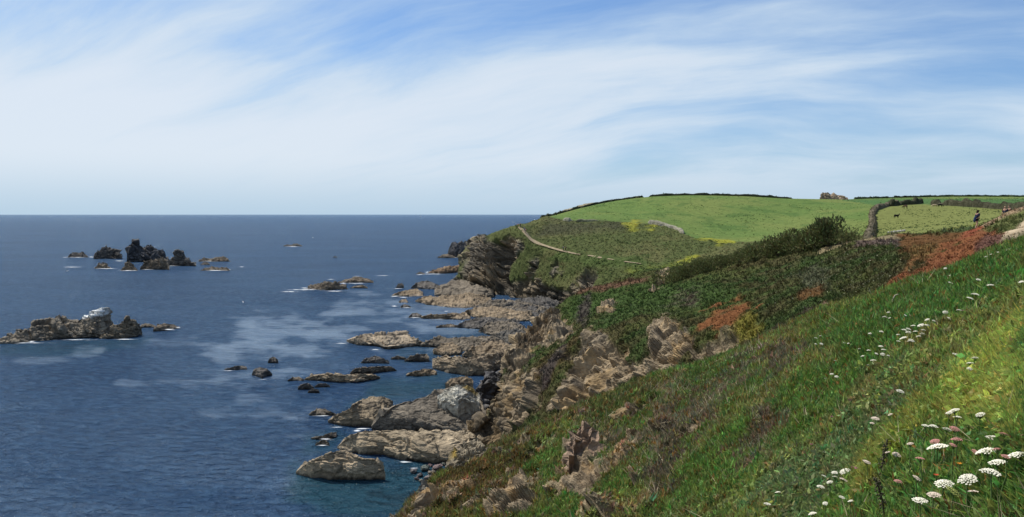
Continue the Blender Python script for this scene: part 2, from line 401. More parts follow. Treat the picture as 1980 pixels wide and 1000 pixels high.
def head():
    r1 = rowY(F1); r0 = [p+np.array((0, -4, -p[2]-3)) for p in r1]
    rows = [r0, r1]+[rowY(r) for r in (F2, F3, F4, F5, F6)]
    l = rows[-1]; rows.append([p+np.array((p[0]*.12, 45, -4)) for p in l]); rows.append([p+np.array((p[0]*.5, 220, -20)) for p in l])
    G = loft(rows, 560, 300, [.3, 2.6, 1.7, 1.6, 1.2, 1.2, .5, .2])
    px, py, f = proj(G); N = normals(G); N *= np.where(N[..., 2:3] < 0, -1, 1)
    nz = fbm(G*.05, 4, 3); nzf = fbm(G*.18, 4, 8)
    steep = 1-N[..., 2]
    rock = np.zeros(px.shape)
    RK = [[(880,560),(884,540),(903,468),(935,452),(950,470),(985,468),(1000,475),(985,500),(975,540),(1000,560),(1050,575),(1100,590),(1000,600),(880,580)],
          [(985,562),(1010,545),(1035,548),(1060,560),(1100,560),(1140,553),(1150,570),(1000,600)],
          [(1030,510),(1040,500),(1034,530),(1020,545)], [(1120,545),(1133,530),(1150,535),(1130,560)], [(1070,520),(1076,510),(1078,528),(1068,535)]]
    for p in RK: rock = np.maximum(rock, polymask(px, py, p, 6, 9, nz+nzf*.5))
    rock = np.maximum(rock, smooth(G[..., 2]+nz, 4.5, 2.0)*(px < 1160))
    rock = np.maximum(rock, .9*smooth(nzf*.5+nz*.5, .30, .52)*smooth(py, 512, 545)*(px < 1200))
    rock *= (py > 440) & (py < 640)
    G0 = G.copy()
    d = crag(G, 10., 4.4, 2)*rock
    cleft = polymask(px, py, [(953,540),(960,470),(985,478),(975,540)], 10)
    G = G+N*(d-5.5*cleft)[..., None]
    veg = (1-rock)
    scrub = smooth(py, polyline_y(px, FIELD_EDGE)-1, polyline_y(px, FIELD_EDGE)+3)*veg
    G[..., 2] += scrub*(.55*np.abs(fbm(G0*.33, 3, 77))+.35*nz)+(1-scrub)*veg*.12*nz
    SC_ = np.array((.072, .086, .030)); base = np.zeros(px.shape+(3,))+SC_
    v1 = smooth(fbm(G0*.07, 4, 13), -.5, .6)[..., None]
    base = base*(1-v1)+np.array((.100, .102, .040))*v1
    fld = (1-smooth(py, polyline_y(px, FIELD_EDGE)-1.5, polyline_y(px, FIELD_EDGE)+1.5))[..., None]
    v2 = smooth(fbm(G0*np.array((.035, .02, .05)), 4, 23), -.5, .6)[..., None]
    gf = np.array((.100, .152, .040))*(1-v2)+np.array((.135, .168, .048))*v2
    # taller darker tussocks
    ts = smooth(fbm(G0*np.array((.16, .11, .2)), 4, 29), .42, .62)[..., None]
    gf = gf*(1-.55*ts)+np.array((.052, .10, .026))*.55*ts
    base = base*(1-fld)+gf*fld
    base = paint(px, py, base, [
        ([(1683,462),(1688,415),(1720,398),(1800,393),(1900,399),(2000,408),(2000,440),(1800,456)], (.150,.165,.050), 2, 2),
        ([(1630,388),(1760,384),(2200,384),(2200,408),(1900,401),(1760,394),(1700,398)], (.066,.128,.040), 2, 2),
        ([(1040,460),(1060,430),(1100,428),(1240,433),(1200,445),(1100,450)], (.058,.060,.030), 8, 6),
        ([(1190,530),(1230,512),(1290,512),(1370,505),(1360,520),(1280,530)], (.115,.135,.030), 5, 6),
        ([(1060,500),(1130,492),(1300,505),(1280,520),(1120,515)], (.066,.090,.028), 5, 8),
        ([(1340,466),(1372,462),(1420,466),(1420,471),(1390,474)], (.22,.22,.03), 3, 5),
        ([(1204,436),(1225,429),(1240,432),(1238,440),(1220,446)], (.20,.20,.032), 3, 6),
        ([(1244,436),(1262,433),(1275,438),(1262,444),(1245,442)], (.22,.22,.03), 3, 5),
        ([(1310,510),(1325,502),(1352,496),(1358,501),(1330,510)], (.24,.24,.03), 3, 5),
        ([(935,470),(960,447),(1000,440),(1008,470),(985,474),(950,478)], (.088,.100,.036), 4, 4),
        ([(1002,434),(1025,424),(1050,420),(1040,432),(1012,440)], (.10,.105,.04), 3, 3),
        ], nzf)
    rk = np.array((.120, .100, .072))*(1+.25*nzf[..., None])
    tn = smooth(fbm(G0*.06, 3, 91), -.1, .5)[..., None]; rk = rk*(1-tn)+np.array((.235, .182, .115))*tn
    rk = rk*(1-.45*smooth(G[..., 2], 9, 3)[..., None])
    r3 = rock[..., None]; tint = base*(1-r3)+rk*r3
    me = grid_mesh('headland', G, False); add_color(me, 'tint', tint)
    ob = link('headland', me); me.materials.append(HILL); me.materials.append(ROCK)
    fr = (rock[:-1, :-1]+rock[1:, 1:])*.5 > .5
    me.polygons.foreach_set('material_index', fr.ravel().astype(np.int32))
    tag(ob, 'green coastal headland with a hilltop field, scrub slope and rocky cliff', None, None, 'structure')
    SHEETS['head'] = dict(G=G, N=normals(G), rock=rock, tint=tint, px=px, py=py, scrub=scrub, f=f)
FIELD_EDGE = [(900,425),(1060,419),(1090,426),(1140,428),(1230,431),(1270,434),(1300,440),(1322,452),(1345,463),(1440,468),(1560,462),(1640,456),(1690,456),(1750,455),(1860,441),(1930,425),(2300,425)]
def polyline_y(px, pl):
    q = np.array(pl, float); return np.interp(px, q[:, 0], q[:, 1])
head()

# ---------------- the middle slope with its cliff
M_lo = [(905,885,112),(872,892,97),(940,885,95),(972,858,93),(1000,850,90),(1060,817,82),(1160,773,76),(1250,735,70),(1350,715,60),(1450,682,53),(1550,622,49),(1650,595,44),(1740,562,41),(1850,517,41),(1980,452,46),(2200,400,46)]
M_mi = [(905,884,114),(874,889,98),(940,848,100),(968,800,101),(1000,745,100),(1060,695,97),(1160,640,94),(1250,630,84),(1350,622,75),(1450,600,68),(1550,570,62),(1650,545,58),(1740,510,56),(1850,485,56),(1980,425,58),(2200,370,56)]
M_up = [(905,883,116),(872,887,99),(938,824,103),(965,775,106),(996,700,112),(1060,650,122),(1156,592,130),(1250,572,122),(1350,556,114),(1450,540,104),(1550,522,92),(1650,500,84),(1740,478,78),(1850,460,70),(1980,412,64),(2200,355,58)]
M_to = [(905,882,118),(871,886,100),(935,806,104),(962,764,108),(990,668,119),(1060,606,139),(1150,556,150),(1250,527,152),(1350,509,147),(1450,495,136),(1550,482,122),(1650,466,109),(1740,454,98),(1850,442,84),(1980,401,68),(2200,340,60)]
def mid():
    lo = rowY(M_lo); r0 = [p+np.array((0, -5, -min(4, p[2]+2))) for p in lo]
    rows = [r0, lo, rowY(M_mi), rowY(M_up), rowY(M_to)]; l = rows[-1]
    rows.append([p+np.array((p[0]*.06, 12, -4.5)) for p in l])
    rows.append([p+np.array((p[0]*.2, 40, -p[2]*.7-3)) for p in l])
    G = loft(rows, 520, 330, [.4, 2.4, 2.0, 1.6, .5, .3])
    px, py, f = proj(G); N = normals(G); N *= np.where(N[..., 2:3] < 0, -1, 1)
    nz = fbm(G*.16, 4, 103); nzf = fbm(G*.55, 4, 108)
    RK = [[(1052,800),(1096,692),(1136,646),(1158,640),(1202,680),(1250,722),(1158,760),(1100,790)],
          [(1225,700),(1259,626),(1290,610),(1330,636),(1340,668),(1299,712),(1250,730)],
          [(980,660),(1035,613),(1070,604),(1096,617),(1118,643),(1061,672),(1010,675)],
          [(920,860),(935,800),(960,765),(985,720),(1035,714),(1046,749),(1040,795),(982,835)],
          [(976,730),(980,660),(1030,665),(1020,712)], [(1163,604),(1170,588),(1186,584),(1182,606)],
          [(1192,672),(1215,650),(1216,690)], [(1262,560),(1280,532),(1293,527),(1287,548),(1266,561)],
          [(860,900),(872,880),(925,800),(940,850),(900,895)], [(1330,680),(1420,655),(1500,645),(1470,670),(1340,712)]]
    rock = np.zeros(px.shape)
    for p in RK: rock = np.maximum(rock, polymask(px, py, p, 5, 13, nz*.6+nzf*.6))
    rock = np.maximum(rock, .9*smooth(nz*.6+nzf*.6, .42, .6)*smooth(px, 1420, 1250)*smooth(py, 600, 690))
    rock = np.maximum(rock, smooth(G[..., 2]+2*nz, 5, 2.5)); rock *= (py > 520) | (px < 1300)
    G0 = G.copy()
    bed2 = rotm(.5, -.75, .2)
    G = G+N*(crag(G, 4.2, 1.9, 12, bed2, (1., 1., 1.7))*rock)[..., None]
    hum = .5*nz+.45*np.abs(fbm(G0*.5, 3, 177))*smooth(py, 440, 480)
    G[..., 2] += (1-rock)*hum*.8
    a = smooth(fbm(G0*.09, 4, 113), -.45, .5)[..., None]; b = smooth(fbm(G0*.3, 4, 119), -.3, .6)[..., None]
    base = np.array((.038, .060, .017))*(1-a)+np.array((.060, .068, .021))*a
    base = base*(1-.7*b)+np.array((.060, .048, .022))*.7*b
    base = paint(px, py, base, [
        ([(1075,612),(1100,570),(1180,550),(1300,540),(1420,560),(1460,600),(1350,600),(1240,610),(1120,625)], (.040,.066,.017), 18, 18),
        ([(1088,575),(1110,562),(1180,545),(1260,540),(1250,548),(1180,560),(1110,576)], (.105,.060,.036), 3, 3),
        ([(1000,740),(1060,680),(1130,640),(1150,640),(1080,720),(1040,780)], (.065,.050,.020), 8, 10),
        ([(1040,720),(1090,660),(1096,675),(1060,740),(1045,760)], (.048,.038,.032), 5, 8),
        ([(1110,620),(1120,590),(1140,570),(1142,600),(1128,640)], (.058,.050,.040), 6, 9),
        ([(1290,600),(1310,580),(1350,565),(1340,585)], (.075,.062,.042), 10, 14),
        ([(1330,655),(1345,628),(1380,600),(1440,590),(1456,600),(1450,622),(1420,642),(1390,655)], (.135,.056,.022), 8, 20),
        ([(1380,668),(1400,650),(1450,618),(1475,630),(1450,660),(1400,680)], (.125,.110,.022), 5, 8),
        ([(1340,720),(1380,672),(1500,640),(1560,600),(1600,590),(1500,680)], (.080,.062,.045), 6, 8),
        ([(1580,595),(1590,583),(1605,585),(1595,597)], (.20,.13,.085), 2, 2),
        ([(1540,540),(1575,520),(1600,530),(1590,560),(1560,570)], (.060,.064,.034), 12, 16),
        ([(1550,575),(1580,555),(1590,570),(1570,580)], (.10,.055,.022), 6, 9),
        ([(1640,475),(1660,464),(1742,458),(1742,482),(1700,484),(1660,480)], (.085,.062,.050), 3, 4),
        ([(1578,492),(1600,474),(1660,464),(1742,457),(1742,466),(1680,470),(1640,476),(1600,490)], (.185,.150,.085), 2, 3),
        ([(1742,500),(1742,455),(1800,448),(1870,446),(1905,452),(1870,475),(1790,497)], (.098,.050,.020), 5, 10),
        ([(1755,505),(1760,490),(1850,468),(1870,475),(1800,500),(1770,510)], (.13,.080,.030), 3, 6),
        ([(1735,530),(1765,498),(1780,500),(1750,530)], (.15,.075,.030), 4, 5),
        ([(1690,580),(1715,560),(1760,522),(1800,492),(1850,463),(1888,436),(1918,436),(1950,450),(1945,475),(1880,500),(1800,550),(1720,590)], (.155,.062,.027), 5, 9),
        ([(1840,468),(1888,438),(1905,438),(1870,462)], (.175,.052,.026), 4, 4),
        ([(1880,480),(1905,458),(1950,452),(1950,475),(1900,490)], (.115,.058,.042), 4, 5),
        ([(1740,452),(1800,444),(1870,437),(1885,430),(1890,436),(1850,446),(1800,449)], (.055,.075,.028), 2, 2),
        ([(1900,442),(1925,425),(1960,410),(2010,380),(2200,340),(2200,420),(1985,424),(1955,440),(1935,452)], (.095,.105,.035), 3, 3),
        ([(1888,438),(1910,430),(1935,420),(1980,398),(1985,401),(1930,426),(1908,438)], (.22,.155,.095), 2, 2),
        ([(1932,470),(1948,448),(1972,432),(1985,424),(2200,380),(2200,440),(1985,456),(1965,464)], (.36,.285,.19), 2, 2),
        ], nzf)
    rk = np.array((.240, .182, .112))*(1+.3*nzf[..., None]); t = smooth(fbm(G0*.25, 3, 191), 0, .6)[..., None]
    rk = rk*(1-t*.6)+np.array((.125, .102, .072))*t*.6
    oc = smooth(fbm(G0*.35, 3, 195), .35, .6)[..., None]; rk = rk*(1-.5*oc)+np.array((.30, .19, .075))*.5*oc
    rk = rk*(1-.5*smooth(G[..., 2], 7, 3)[..., None])
    r3 = rock[..., None]; tint = base*(1-r3)+rk*r3
    me = grid_mesh('hillside', G, False); add_color(me, 'tint', tint)
    ob = link('hillside', me); me.materials.append(GROUND); me.materials.append(ROCK)
    fr = (rock[:-1, :-1]+rock[1:, 1:])*.5 > .5
    me.polygons.foreach_set('material_index', fr.ravel().astype(np.int32))
    tag(ob, 'dark green slope with broken rock faces falling to the shore', None, None, 'structure')
    SHEETS['mid'] = dict(G=G, N=normals(G), rock=rock, tint=tint, px=px, py=py, f=f)
mid()

# ---------------- the near slope the photographer stands on
N1 = [(640,1180,24),(760,1060,28),(880,1000,28),(1000,1000,24),(1110,1000,20.5),(1200,1000,17),(1300,1000,13.6),(1400,1000,10.5),(1500,1000,8.2),(1600,1000,6.3),(1700,1000,4.9),(1800,1000,3.9),(1890,1000,3.3),(1980,1000,2.8),(2300,1000,2.2)]
N2 = [(690,1090,30),(790,1010,31.5),(880,945,33),(1000,915,31),(1100,880,30),(1200,845,28),(1300,815,24),(1400,780,21),(1500,745,18.5),(1600,712,16),(1680,675,14),(1760,640,12.2),(1870,610,10.6),(1980,570,9.6),(2300,450,9)]
N3 = [(740,1036,33),(812,950,35),(872,900,36.5),(950,868,38),(1060,814,41),(1158,772,42),(1246,737,42),(1330,713,41),(1420,684,39),(1500,651,36),(1570,614,33),(1650,594,31),(1780,549,32),(1900,500,36),(2250,350,42)]
N0 = [(-14,14,13.5),(-9,13,15.8),(-6,12,18.2),(-4.6,10,20),(-3.6,8,21.6),(-2.8,6.4,23),(-2.2,5,24.2),(-1.8,3.8,25.2),(-1.3,2.8,26.1),(-.9,1.9,26.9),(-.5,1.1,27.6),(-.1,.5,28.15),(.25,.1,28.45),(.7,-.2,28.65),(3,-1,29.6)]
def near():
    r0 = [np.array(p, float) for p in N0]
    rb = [p+np.array((-.5, -9, .3)) for p in r0]; n3 = rowY(N3)
    rows = [rb, r0, rowY(N1), rowY(N2), n3, [p+np.array((p[0]*.05, 3.5, -2.2)) for p in n3], [p+np.array((p[0]*.2, 16, -12)) for p in n3]]
    G = loft(rows, 460, 400, [.25, .5, 2.6, 2.4, .5, .25])
    px, py, f = proj(G); N = normals(G); N *= np.where(N[..., 2:3] < 0, -1, 1)
    nz = fbm(G*.45, 4, 203); nzf = fbm(G*1.5, 4, 208); onscr = f > 1
    RK = [[(1085,880),(1120,830),(1160,880),(1150,960),(1100,960)], [(940,1005),(975,950),(1030,935),(1030,1000)], [(870,900),(885,868),(930,858),(940,875),(900,905)],
          [(800,960),(820,930),(850,935),(860,960),(820,1000)], [(745,1020),(800,975),(850,950),(855,965),(800,1020)]]
    rock = np.zeros(px.shape)
    for p in RK: rock = np.maximum(rock, polymask(px, py, p, 5, 14, nzf*.8))
    rock = np.maximum(rock, .9*smooth(nzf*.75+nz*.55, .16, .34)*polymask(px, py, [(780,1010),(870,900),(960,870),(1060,830),(1160,800),(1290,790),(1360,820),(1330,900),(1270,1000),(1200,1040)], 40, 30, nz)); rock *= onscr
    G0 = G.copy()
    G = G+N*(crag(G, 1.9, .8, 32, rotm(.5, -.7, .2), (1., 1., 1.4))*rock)[..., None]
    G[..., 2] += (1-rock)*smooth(f, 2.5, 9)*(.16*nz+.12*np.abs(fbm(G0*1.1, 3, 277)))
    a = smooth(fbm(G0*.22, 4, 213), -.25, .35)[..., None]; b = smooth(fbm(G0*.8, 4, 219), -.05, .5)[..., None]
    base = np.array((.110, .180, .040))*(1-a)+np.array((.180, .205, .054))*a
    base = base*(1-.36*b)+np.array((.185, .135, .062))*.36*b
    base = paint(px, py, base, [
        ([(760,1010),(870,890),(980,850),(1060,800),(1000,960),(960,1010)], (.125,.100,.036), 20, 25),
        ([(930,870),(1060,802),(1160,758),(1250,725),(1280,760),(1180,800),(1060,840),(960,890)], (.135,.125,.045), 14, 26),
        ([(1150,700),(1230,770),(1330,760),(1290,800),(1190,830),(1120,830)], (.115,.128,.040), 14, 28),
        ([(1260,800),(1290,735),(1330,720),(1345,760),(1300,810)], (.185,.155,.085), 5, 12),
        ([(1290,760),(1340,715),(1440,690),(1450,715),(1380,760),(1320,775)], (.090,.140,.032), 6, 10),
        ([(1130,840),(1260,830),(1340,760),(1450,690),(1470,700),(1400,790),(1330,870),(1290,900),(1200,880),(1150,860)], (.15,.130,.075), 22, 40),
        ([(1240,910),(1310,840),(1330,860),(1300,940),(1260,960)], (.10,.085,.055), 14, 28),
        ([(1420,880),(1490,810),(1510,825),(1470,880),(1430,910)], (.14,.115,.070), 14, 30),
        ([(1470,690),(1530,665),(1560,670),(1520,720),(1480,740)], (.14,.115,.070), 14, 30),
        ([(1540,980),(1560,880),(1660,800),(1740,740),(1800,700),(1780,760),(1680,850),(1620,960)], (.125,.165,.060), 18, 24),
        ([(1420,1010),(1500,900),(1600,860),(1650,880),(1600,1010)], (.130,.168,.062), 18, 24),
        ([(1810,820),(1850,750),(1870,700),(1910,640),(1990,590),(1990,850),(1900,830),(1830,850)], (.29,.32,.070), 14, 34),
        ([(1640,940),(1700,850),(1800,800),(1840,830),(1760,900),(1700,980),(1650,1010)], (.20,.225,.050), 20, 44),
        ([(1560,640),(1700,580),(1850,520),(1980,480),(1980,560),(1800,640),(1640,720)], (.090,.165,.036), 24, 26),
        ], nzf)
    rk = np.array((.235, .175, .108))*(1+.3*nzf[..., None]); t = smooth(fbm(G0*.7, 3, 291), 0, .6)[..., None]
    rk = rk*(1-t*.5)+np.array((.14, .115, .08))*t*.5
    oc = smooth(fbm(G0*1.1, 3, 295), .35, .6)[..., None]; rk = rk*(1-.5*oc)+np.array((.33, .20, .075))*.5*oc
    r3 = rock[..., None]; tint = base*(1-r3)+rk*r3
    me = grid_mesh('coastal_slope', G, False); add_color(me, 'tint', tint*np.where(r3 > .5, 1, .5))  # turf tint halved: shade in the gaps between plants put into the colour
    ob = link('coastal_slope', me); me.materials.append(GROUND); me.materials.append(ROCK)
    fr = (rock[:-1, :-1]+rock[1:, 1:])*.5 > .5
    me.polygons.foreach_set('material_index', fr.ravel().astype(np.int32))
    tag(ob, 'steep flowery slope in the foreground with rocks showing through', None, None, 'structure')
    SHEETS['near'] = dict(G=G, N=normals(G), rock=rock, tint=tint, px=px, py=py, f=f)
near()

# ================================================================== ROCKS
def rock(label, top, base, cat='rock', name='sea_rock', group=None, hz=None, thick=.35, col=(.20, .165, .118), amp=1., z0=0., front=.5, cap=None, back=1.0, seed=None, bed=BED, res=1., flat=(1, 1, 2.3), Yb=None, under=.22):
    """a rock traced by its skyline and its waterline; its depth comes from the water (or ledge) it stands in"""
    if not isinstance(base, list): base = [(top[0][0], base), (top[-1][0], base)]
    seed = seed if seed is not None else int(abs(top[0][0]*7+top[0][1]*3))
    tw = np.array(top, float); bw = np.array(base, float)
    wpx = max(tw[-1, 0]-tw[0, 0], bw[-1, 0]-bw[0, 0]); hpx = np.interp(.5, [0, 1], [0, 1]) and (bw[:, 1].max()-tw[:, 1].min())
    nu = int(np.clip(wpx*.8*res, 22, 230)); nf = int(np.clip(hpx*.9*res, 12, 80)); nb = 10
    s = np.linspace(0, 1, nu)
    def samp(q):
        u = (q[:, 0]-q[0, 0])/(q[-1, 0]-q[0, 0]); return np.interp(s, u, q[:, 0]), np.interp(s, u, q[:, 1])
    tx, ty = samp(tw); bx, by = samp(bw)
    if Yb is not None: under = 0.
    B = np.array([S(x, y, z0) if Yb is None else P(x, y, Yb) for x, y in zip(bx, by)])
    if Yb is not None: z0 = float(B[:, 2].min())
    W = np.linalg.norm(B[-1]-B[0]); env = np.sqrt(np.clip(1-(2*s-1)**2, 0, 1))
    if hz is not None:
        Y = np.array([S(x, y, z0+hz*e)[1] for x, y, e in zip(tx, ty, .35+.65*env)]); Y = np.maximum(Y, B[:, 1]+.15*hz*env)
    else: Y = B[:, 1]+thick*W*env*.5
    Rg = np.array([P(x, y, yy) for x, y, yy in zip(tx, ty, Y)])
    H = np.clip(Rg[:, 2]-B[:, 2], .05, None); bk = back*np.maximum((Rg[:, 1]-B[:, 1])*.8, H*.9)*env+.05
    rows = [B+np.stack((env*0, .3+under*H*env*1.3, env*0-1.6), -1)]
    for w in np.linspace(0, 1, nf):
        p = B+(Rg-B)*w; p[:, 2] = B[:, 2]+(Rg[:, 2]-B[:, 2])*(w**front)
        p[:, 1] += under*H*env*max(0., 1-(w**front)/.42); rows.append(p)
    # blend: keep the traced ridge, round the shoulder behind it
    for w in np.linspace(0, 1, nb+1)[1:]:
        p = Rg.copy(); p[:, 1] += bk*w; p[:, 2] = Rg[:, 2]-(Rg[:, 2]-z0+1.6)*w**1.6; rows.append(p)
    G = np.array(rows); N = normals(G); N *= np.where((N[..., 2:3] < 0) & (np.abs(N[..., 2:3]) > .3), -1, 1)
    N = np.where((N*np.array((0, -1., .6))).sum(-1, keepdims=True)[..., [0, 0, 0]] < 0, np.where(np.arange(len(G))[:, None, None] <= nf, -N, N), N)
    Hm = float(np.percentile(H, 80)); cell = max(.5, Hm*.62+.05*W); A = amp*(.13*Hm+.012*W)
    e2 = np.clip(env*2.2, 0, 1)
    d = crag(G, cell, A, seed, bed, flat)*1.25+fbm(G/(cell*.25), 3, seed+4)*A*.10
    G = G+N*(d*e2)[..., None]
    me = grid_mesh(name, G, False)
    c = np.zeros(G.shape)+np.array(col)
    v = fbm(G/(cell*1.4), 3, seed+9)[..., None]; c = c*(1+.22*v)
    if cap:
        for poly, cc, soft in cap:
            ppx, ppy, _ = proj(G); m = polymask(ppx, ppy, poly, soft, soft*.8, fbm(G*.8, 3, 5))[..., None]; c = c*(1-m)+np.array(cc)*m
    add_color(me, 'tint', c)
    ob = link(name, me, ROCK)
    # origin at the foot of the rock
    ctr = Vector(tuple(B.mean(0))); me.transform(Matrix.Translation(-ctr)); ob.location = ctr
    return tag(ob, label, cat, group)
DK = (.095, .084, .072); BR = (.150, .118, .082); TN = (.215, .160, .100); GY = (.145, .118, .085)
GF = 'rocks of the far offshore reef'
for lab, top, base, col, th in (
    ('small dark humped rock at the left end of the far reef', [(131,497),(135,490),(145,487),(150,489),(157,486.5),(165,490),(171,497)], 498, DK, .8),
    ('dark twin-peaked rock second from the left in the far reef', [(181,499),(184,488),(197,477),(206,480),(213,476),(222,487),(228,484),(238,497),(242,502)], 501, DK, .8),
    ('tallest dark crag of the far reef with a pale tip', [(245,503),(246,478),(253,470),(260,467),(277,473),(279,475),(284,471),(292,470),(300,479),(308,483),(316,483),(320,492),(326,500)], 507, (.075,.072,.072), .7),
    ('brown rock in front of the tallest crag of the far reef', [(271,519),(278,505),(290,501),(300,503),(310,498),(316,496),(325,510),(327,519)], 522, BR, .6),
    ('pointed rock leaning on the right of the tallest crag', [(321,508),(335,495),(340,485),(347,482),(352,486),(356,494),(366,499),(376,506),(379,513)], 515, (.11,.097,.08), .6),
    ('low dark rock in the front row of the far reef at left', [(183,518),(190,510),(200,507),(208,511),(214,518)], 519.5, BR, .8),
    ('pyramid rock ringed with foam in front of the far reef', [(233,522),(240,510),(250,506),(258,510),(266,521)], 523.5, BR, .8),
    ('low brown ridge at the right end of the far reef', [(384,504),(395,499),(410,500),(418,496),(432,495),(440,500),(446,505)], 506, BR, .6),
    ('tiny rock under the right ridge of the far reef', [(388,511),(394,507),(401,507),(406,511)], 512.5, BR, .9),
    ('low flat rock with foam right front of the far reef', [(388,522),(400,517),(412,515),(425,518),(436,516),(444,521)], 523.5, BR, .6)):
    rock(lab, top, base, group=GF, thick=th, col=col, amp=1.5, front=.8, res=1.6)
rock('long brown sea rock with a white guano covered crest at left', [(-12,662),(0,653),(29,646),(38,636),(54,637),(64,626),(80,621),(106,616),(134,613),(154,613),(157,608),(176,598),(205,594),(210,608),(216,621),(220,640)],
     [(-12,664),(29,665),(96,657),(160,656),(198,655),(220,646)], col=(.20,.165,.12), thick=.42, amp=1.2, front=.75, res=1.25, cap=[([(150,616),(160,604),(178,596),(208,590),(212,606),(200,612),(175,616)], (.74,.73,.69), 3)])
rock('brown pointed sea rock right of the white crested one', [(192,653),(210,640),(222,630),(240,618),(248,611),(254,618),(265,625),(275,643)], [(192,656),(230,656),(260,653),(275,648)], col=(.19,.15,.10), thick=.5, amp=1.2, front=.75, res=1.3)
rock('low brown spit trailing right from the pointed sea rock', [(266,631),(280,625),(295,627),(301,631)], 633, col=BR, thick=.5)
rock('low brown rock with foam at the end of the spit', [(296,637),(303,627),(320,625),(335,626),(346,632)], [(296,641),(320,639),(346,635)], col=BR, thick=.6)
rock('lone dark rock far out in the middle of the sea', [(548,475),(556,473),(565,472.5),(575,470.5),(585,475)], 476.5, col=DK, thick=.5, res=1.6)
rock('tiny dark rock awash far out left of the headland', [(644,497),(648,495),(652,497)], 498, col=DK, thick=.8)
GM = 'rocks of the middle reef'
rock('long low brown rock with foam in the middle reef', [(587,558),(600,552),(615,547),(635,543),(648,544),(655,549),(668,552),(673,559)], [(587,559),(630,562),(673,560)], group=GM, col=BR, thick=.45, amp=1.2)
rock('brown ridge at the back of the middle reef', [(653,546),(665,540),(680,536),(700,535),(712,537),(722,543)], 547.5, group=GM, col=(.19,.145,.1), thick=.4)
rock('small low rock at the right of the middle reef', [(677,556),(690,551),(702,551),(711,556)], 557.5, group=GM, col=BR, thick=.5)
rock('small dark pair of rocks off the headland shore', [(765,556),(770,549),(776,546),(781,551)], 557, col=DK, thick=.8)
rock('small dark rock left of the orange brown point', [(805,529),(812,525),(822,529)], 530.5, col=DK, thick=.8)
rock('orange brown rock point at the foot of the headland', [(826,527),(845,518),(865,514),(892,512)], [(826,528.5),(860,529),(892,527)], col=(.24,.16,.095), thick=.5, name='rock_ledge')
rock('dark stack beyond the headland with a vertical face', [(862,496),(866,481),(872,469),(880,466.5),(886,469),(893,468),(905,466),(915,468),(922,480)], [(862,498),(890,499),(922,498)], name='sea_stack', col=(.07,.068,.068), thick=.9, amp=1.0, front=.35, res=1.6, flat=(2.2, 1.2, .5))
rock('low brown shelf under the dark stack beyond the headland', [(846,497),(856,491.5),(866,491),(880,496)], 499, col=BR, thick=.6, name='rock_ledge')
GL = 'rock ledges along the headland shore'
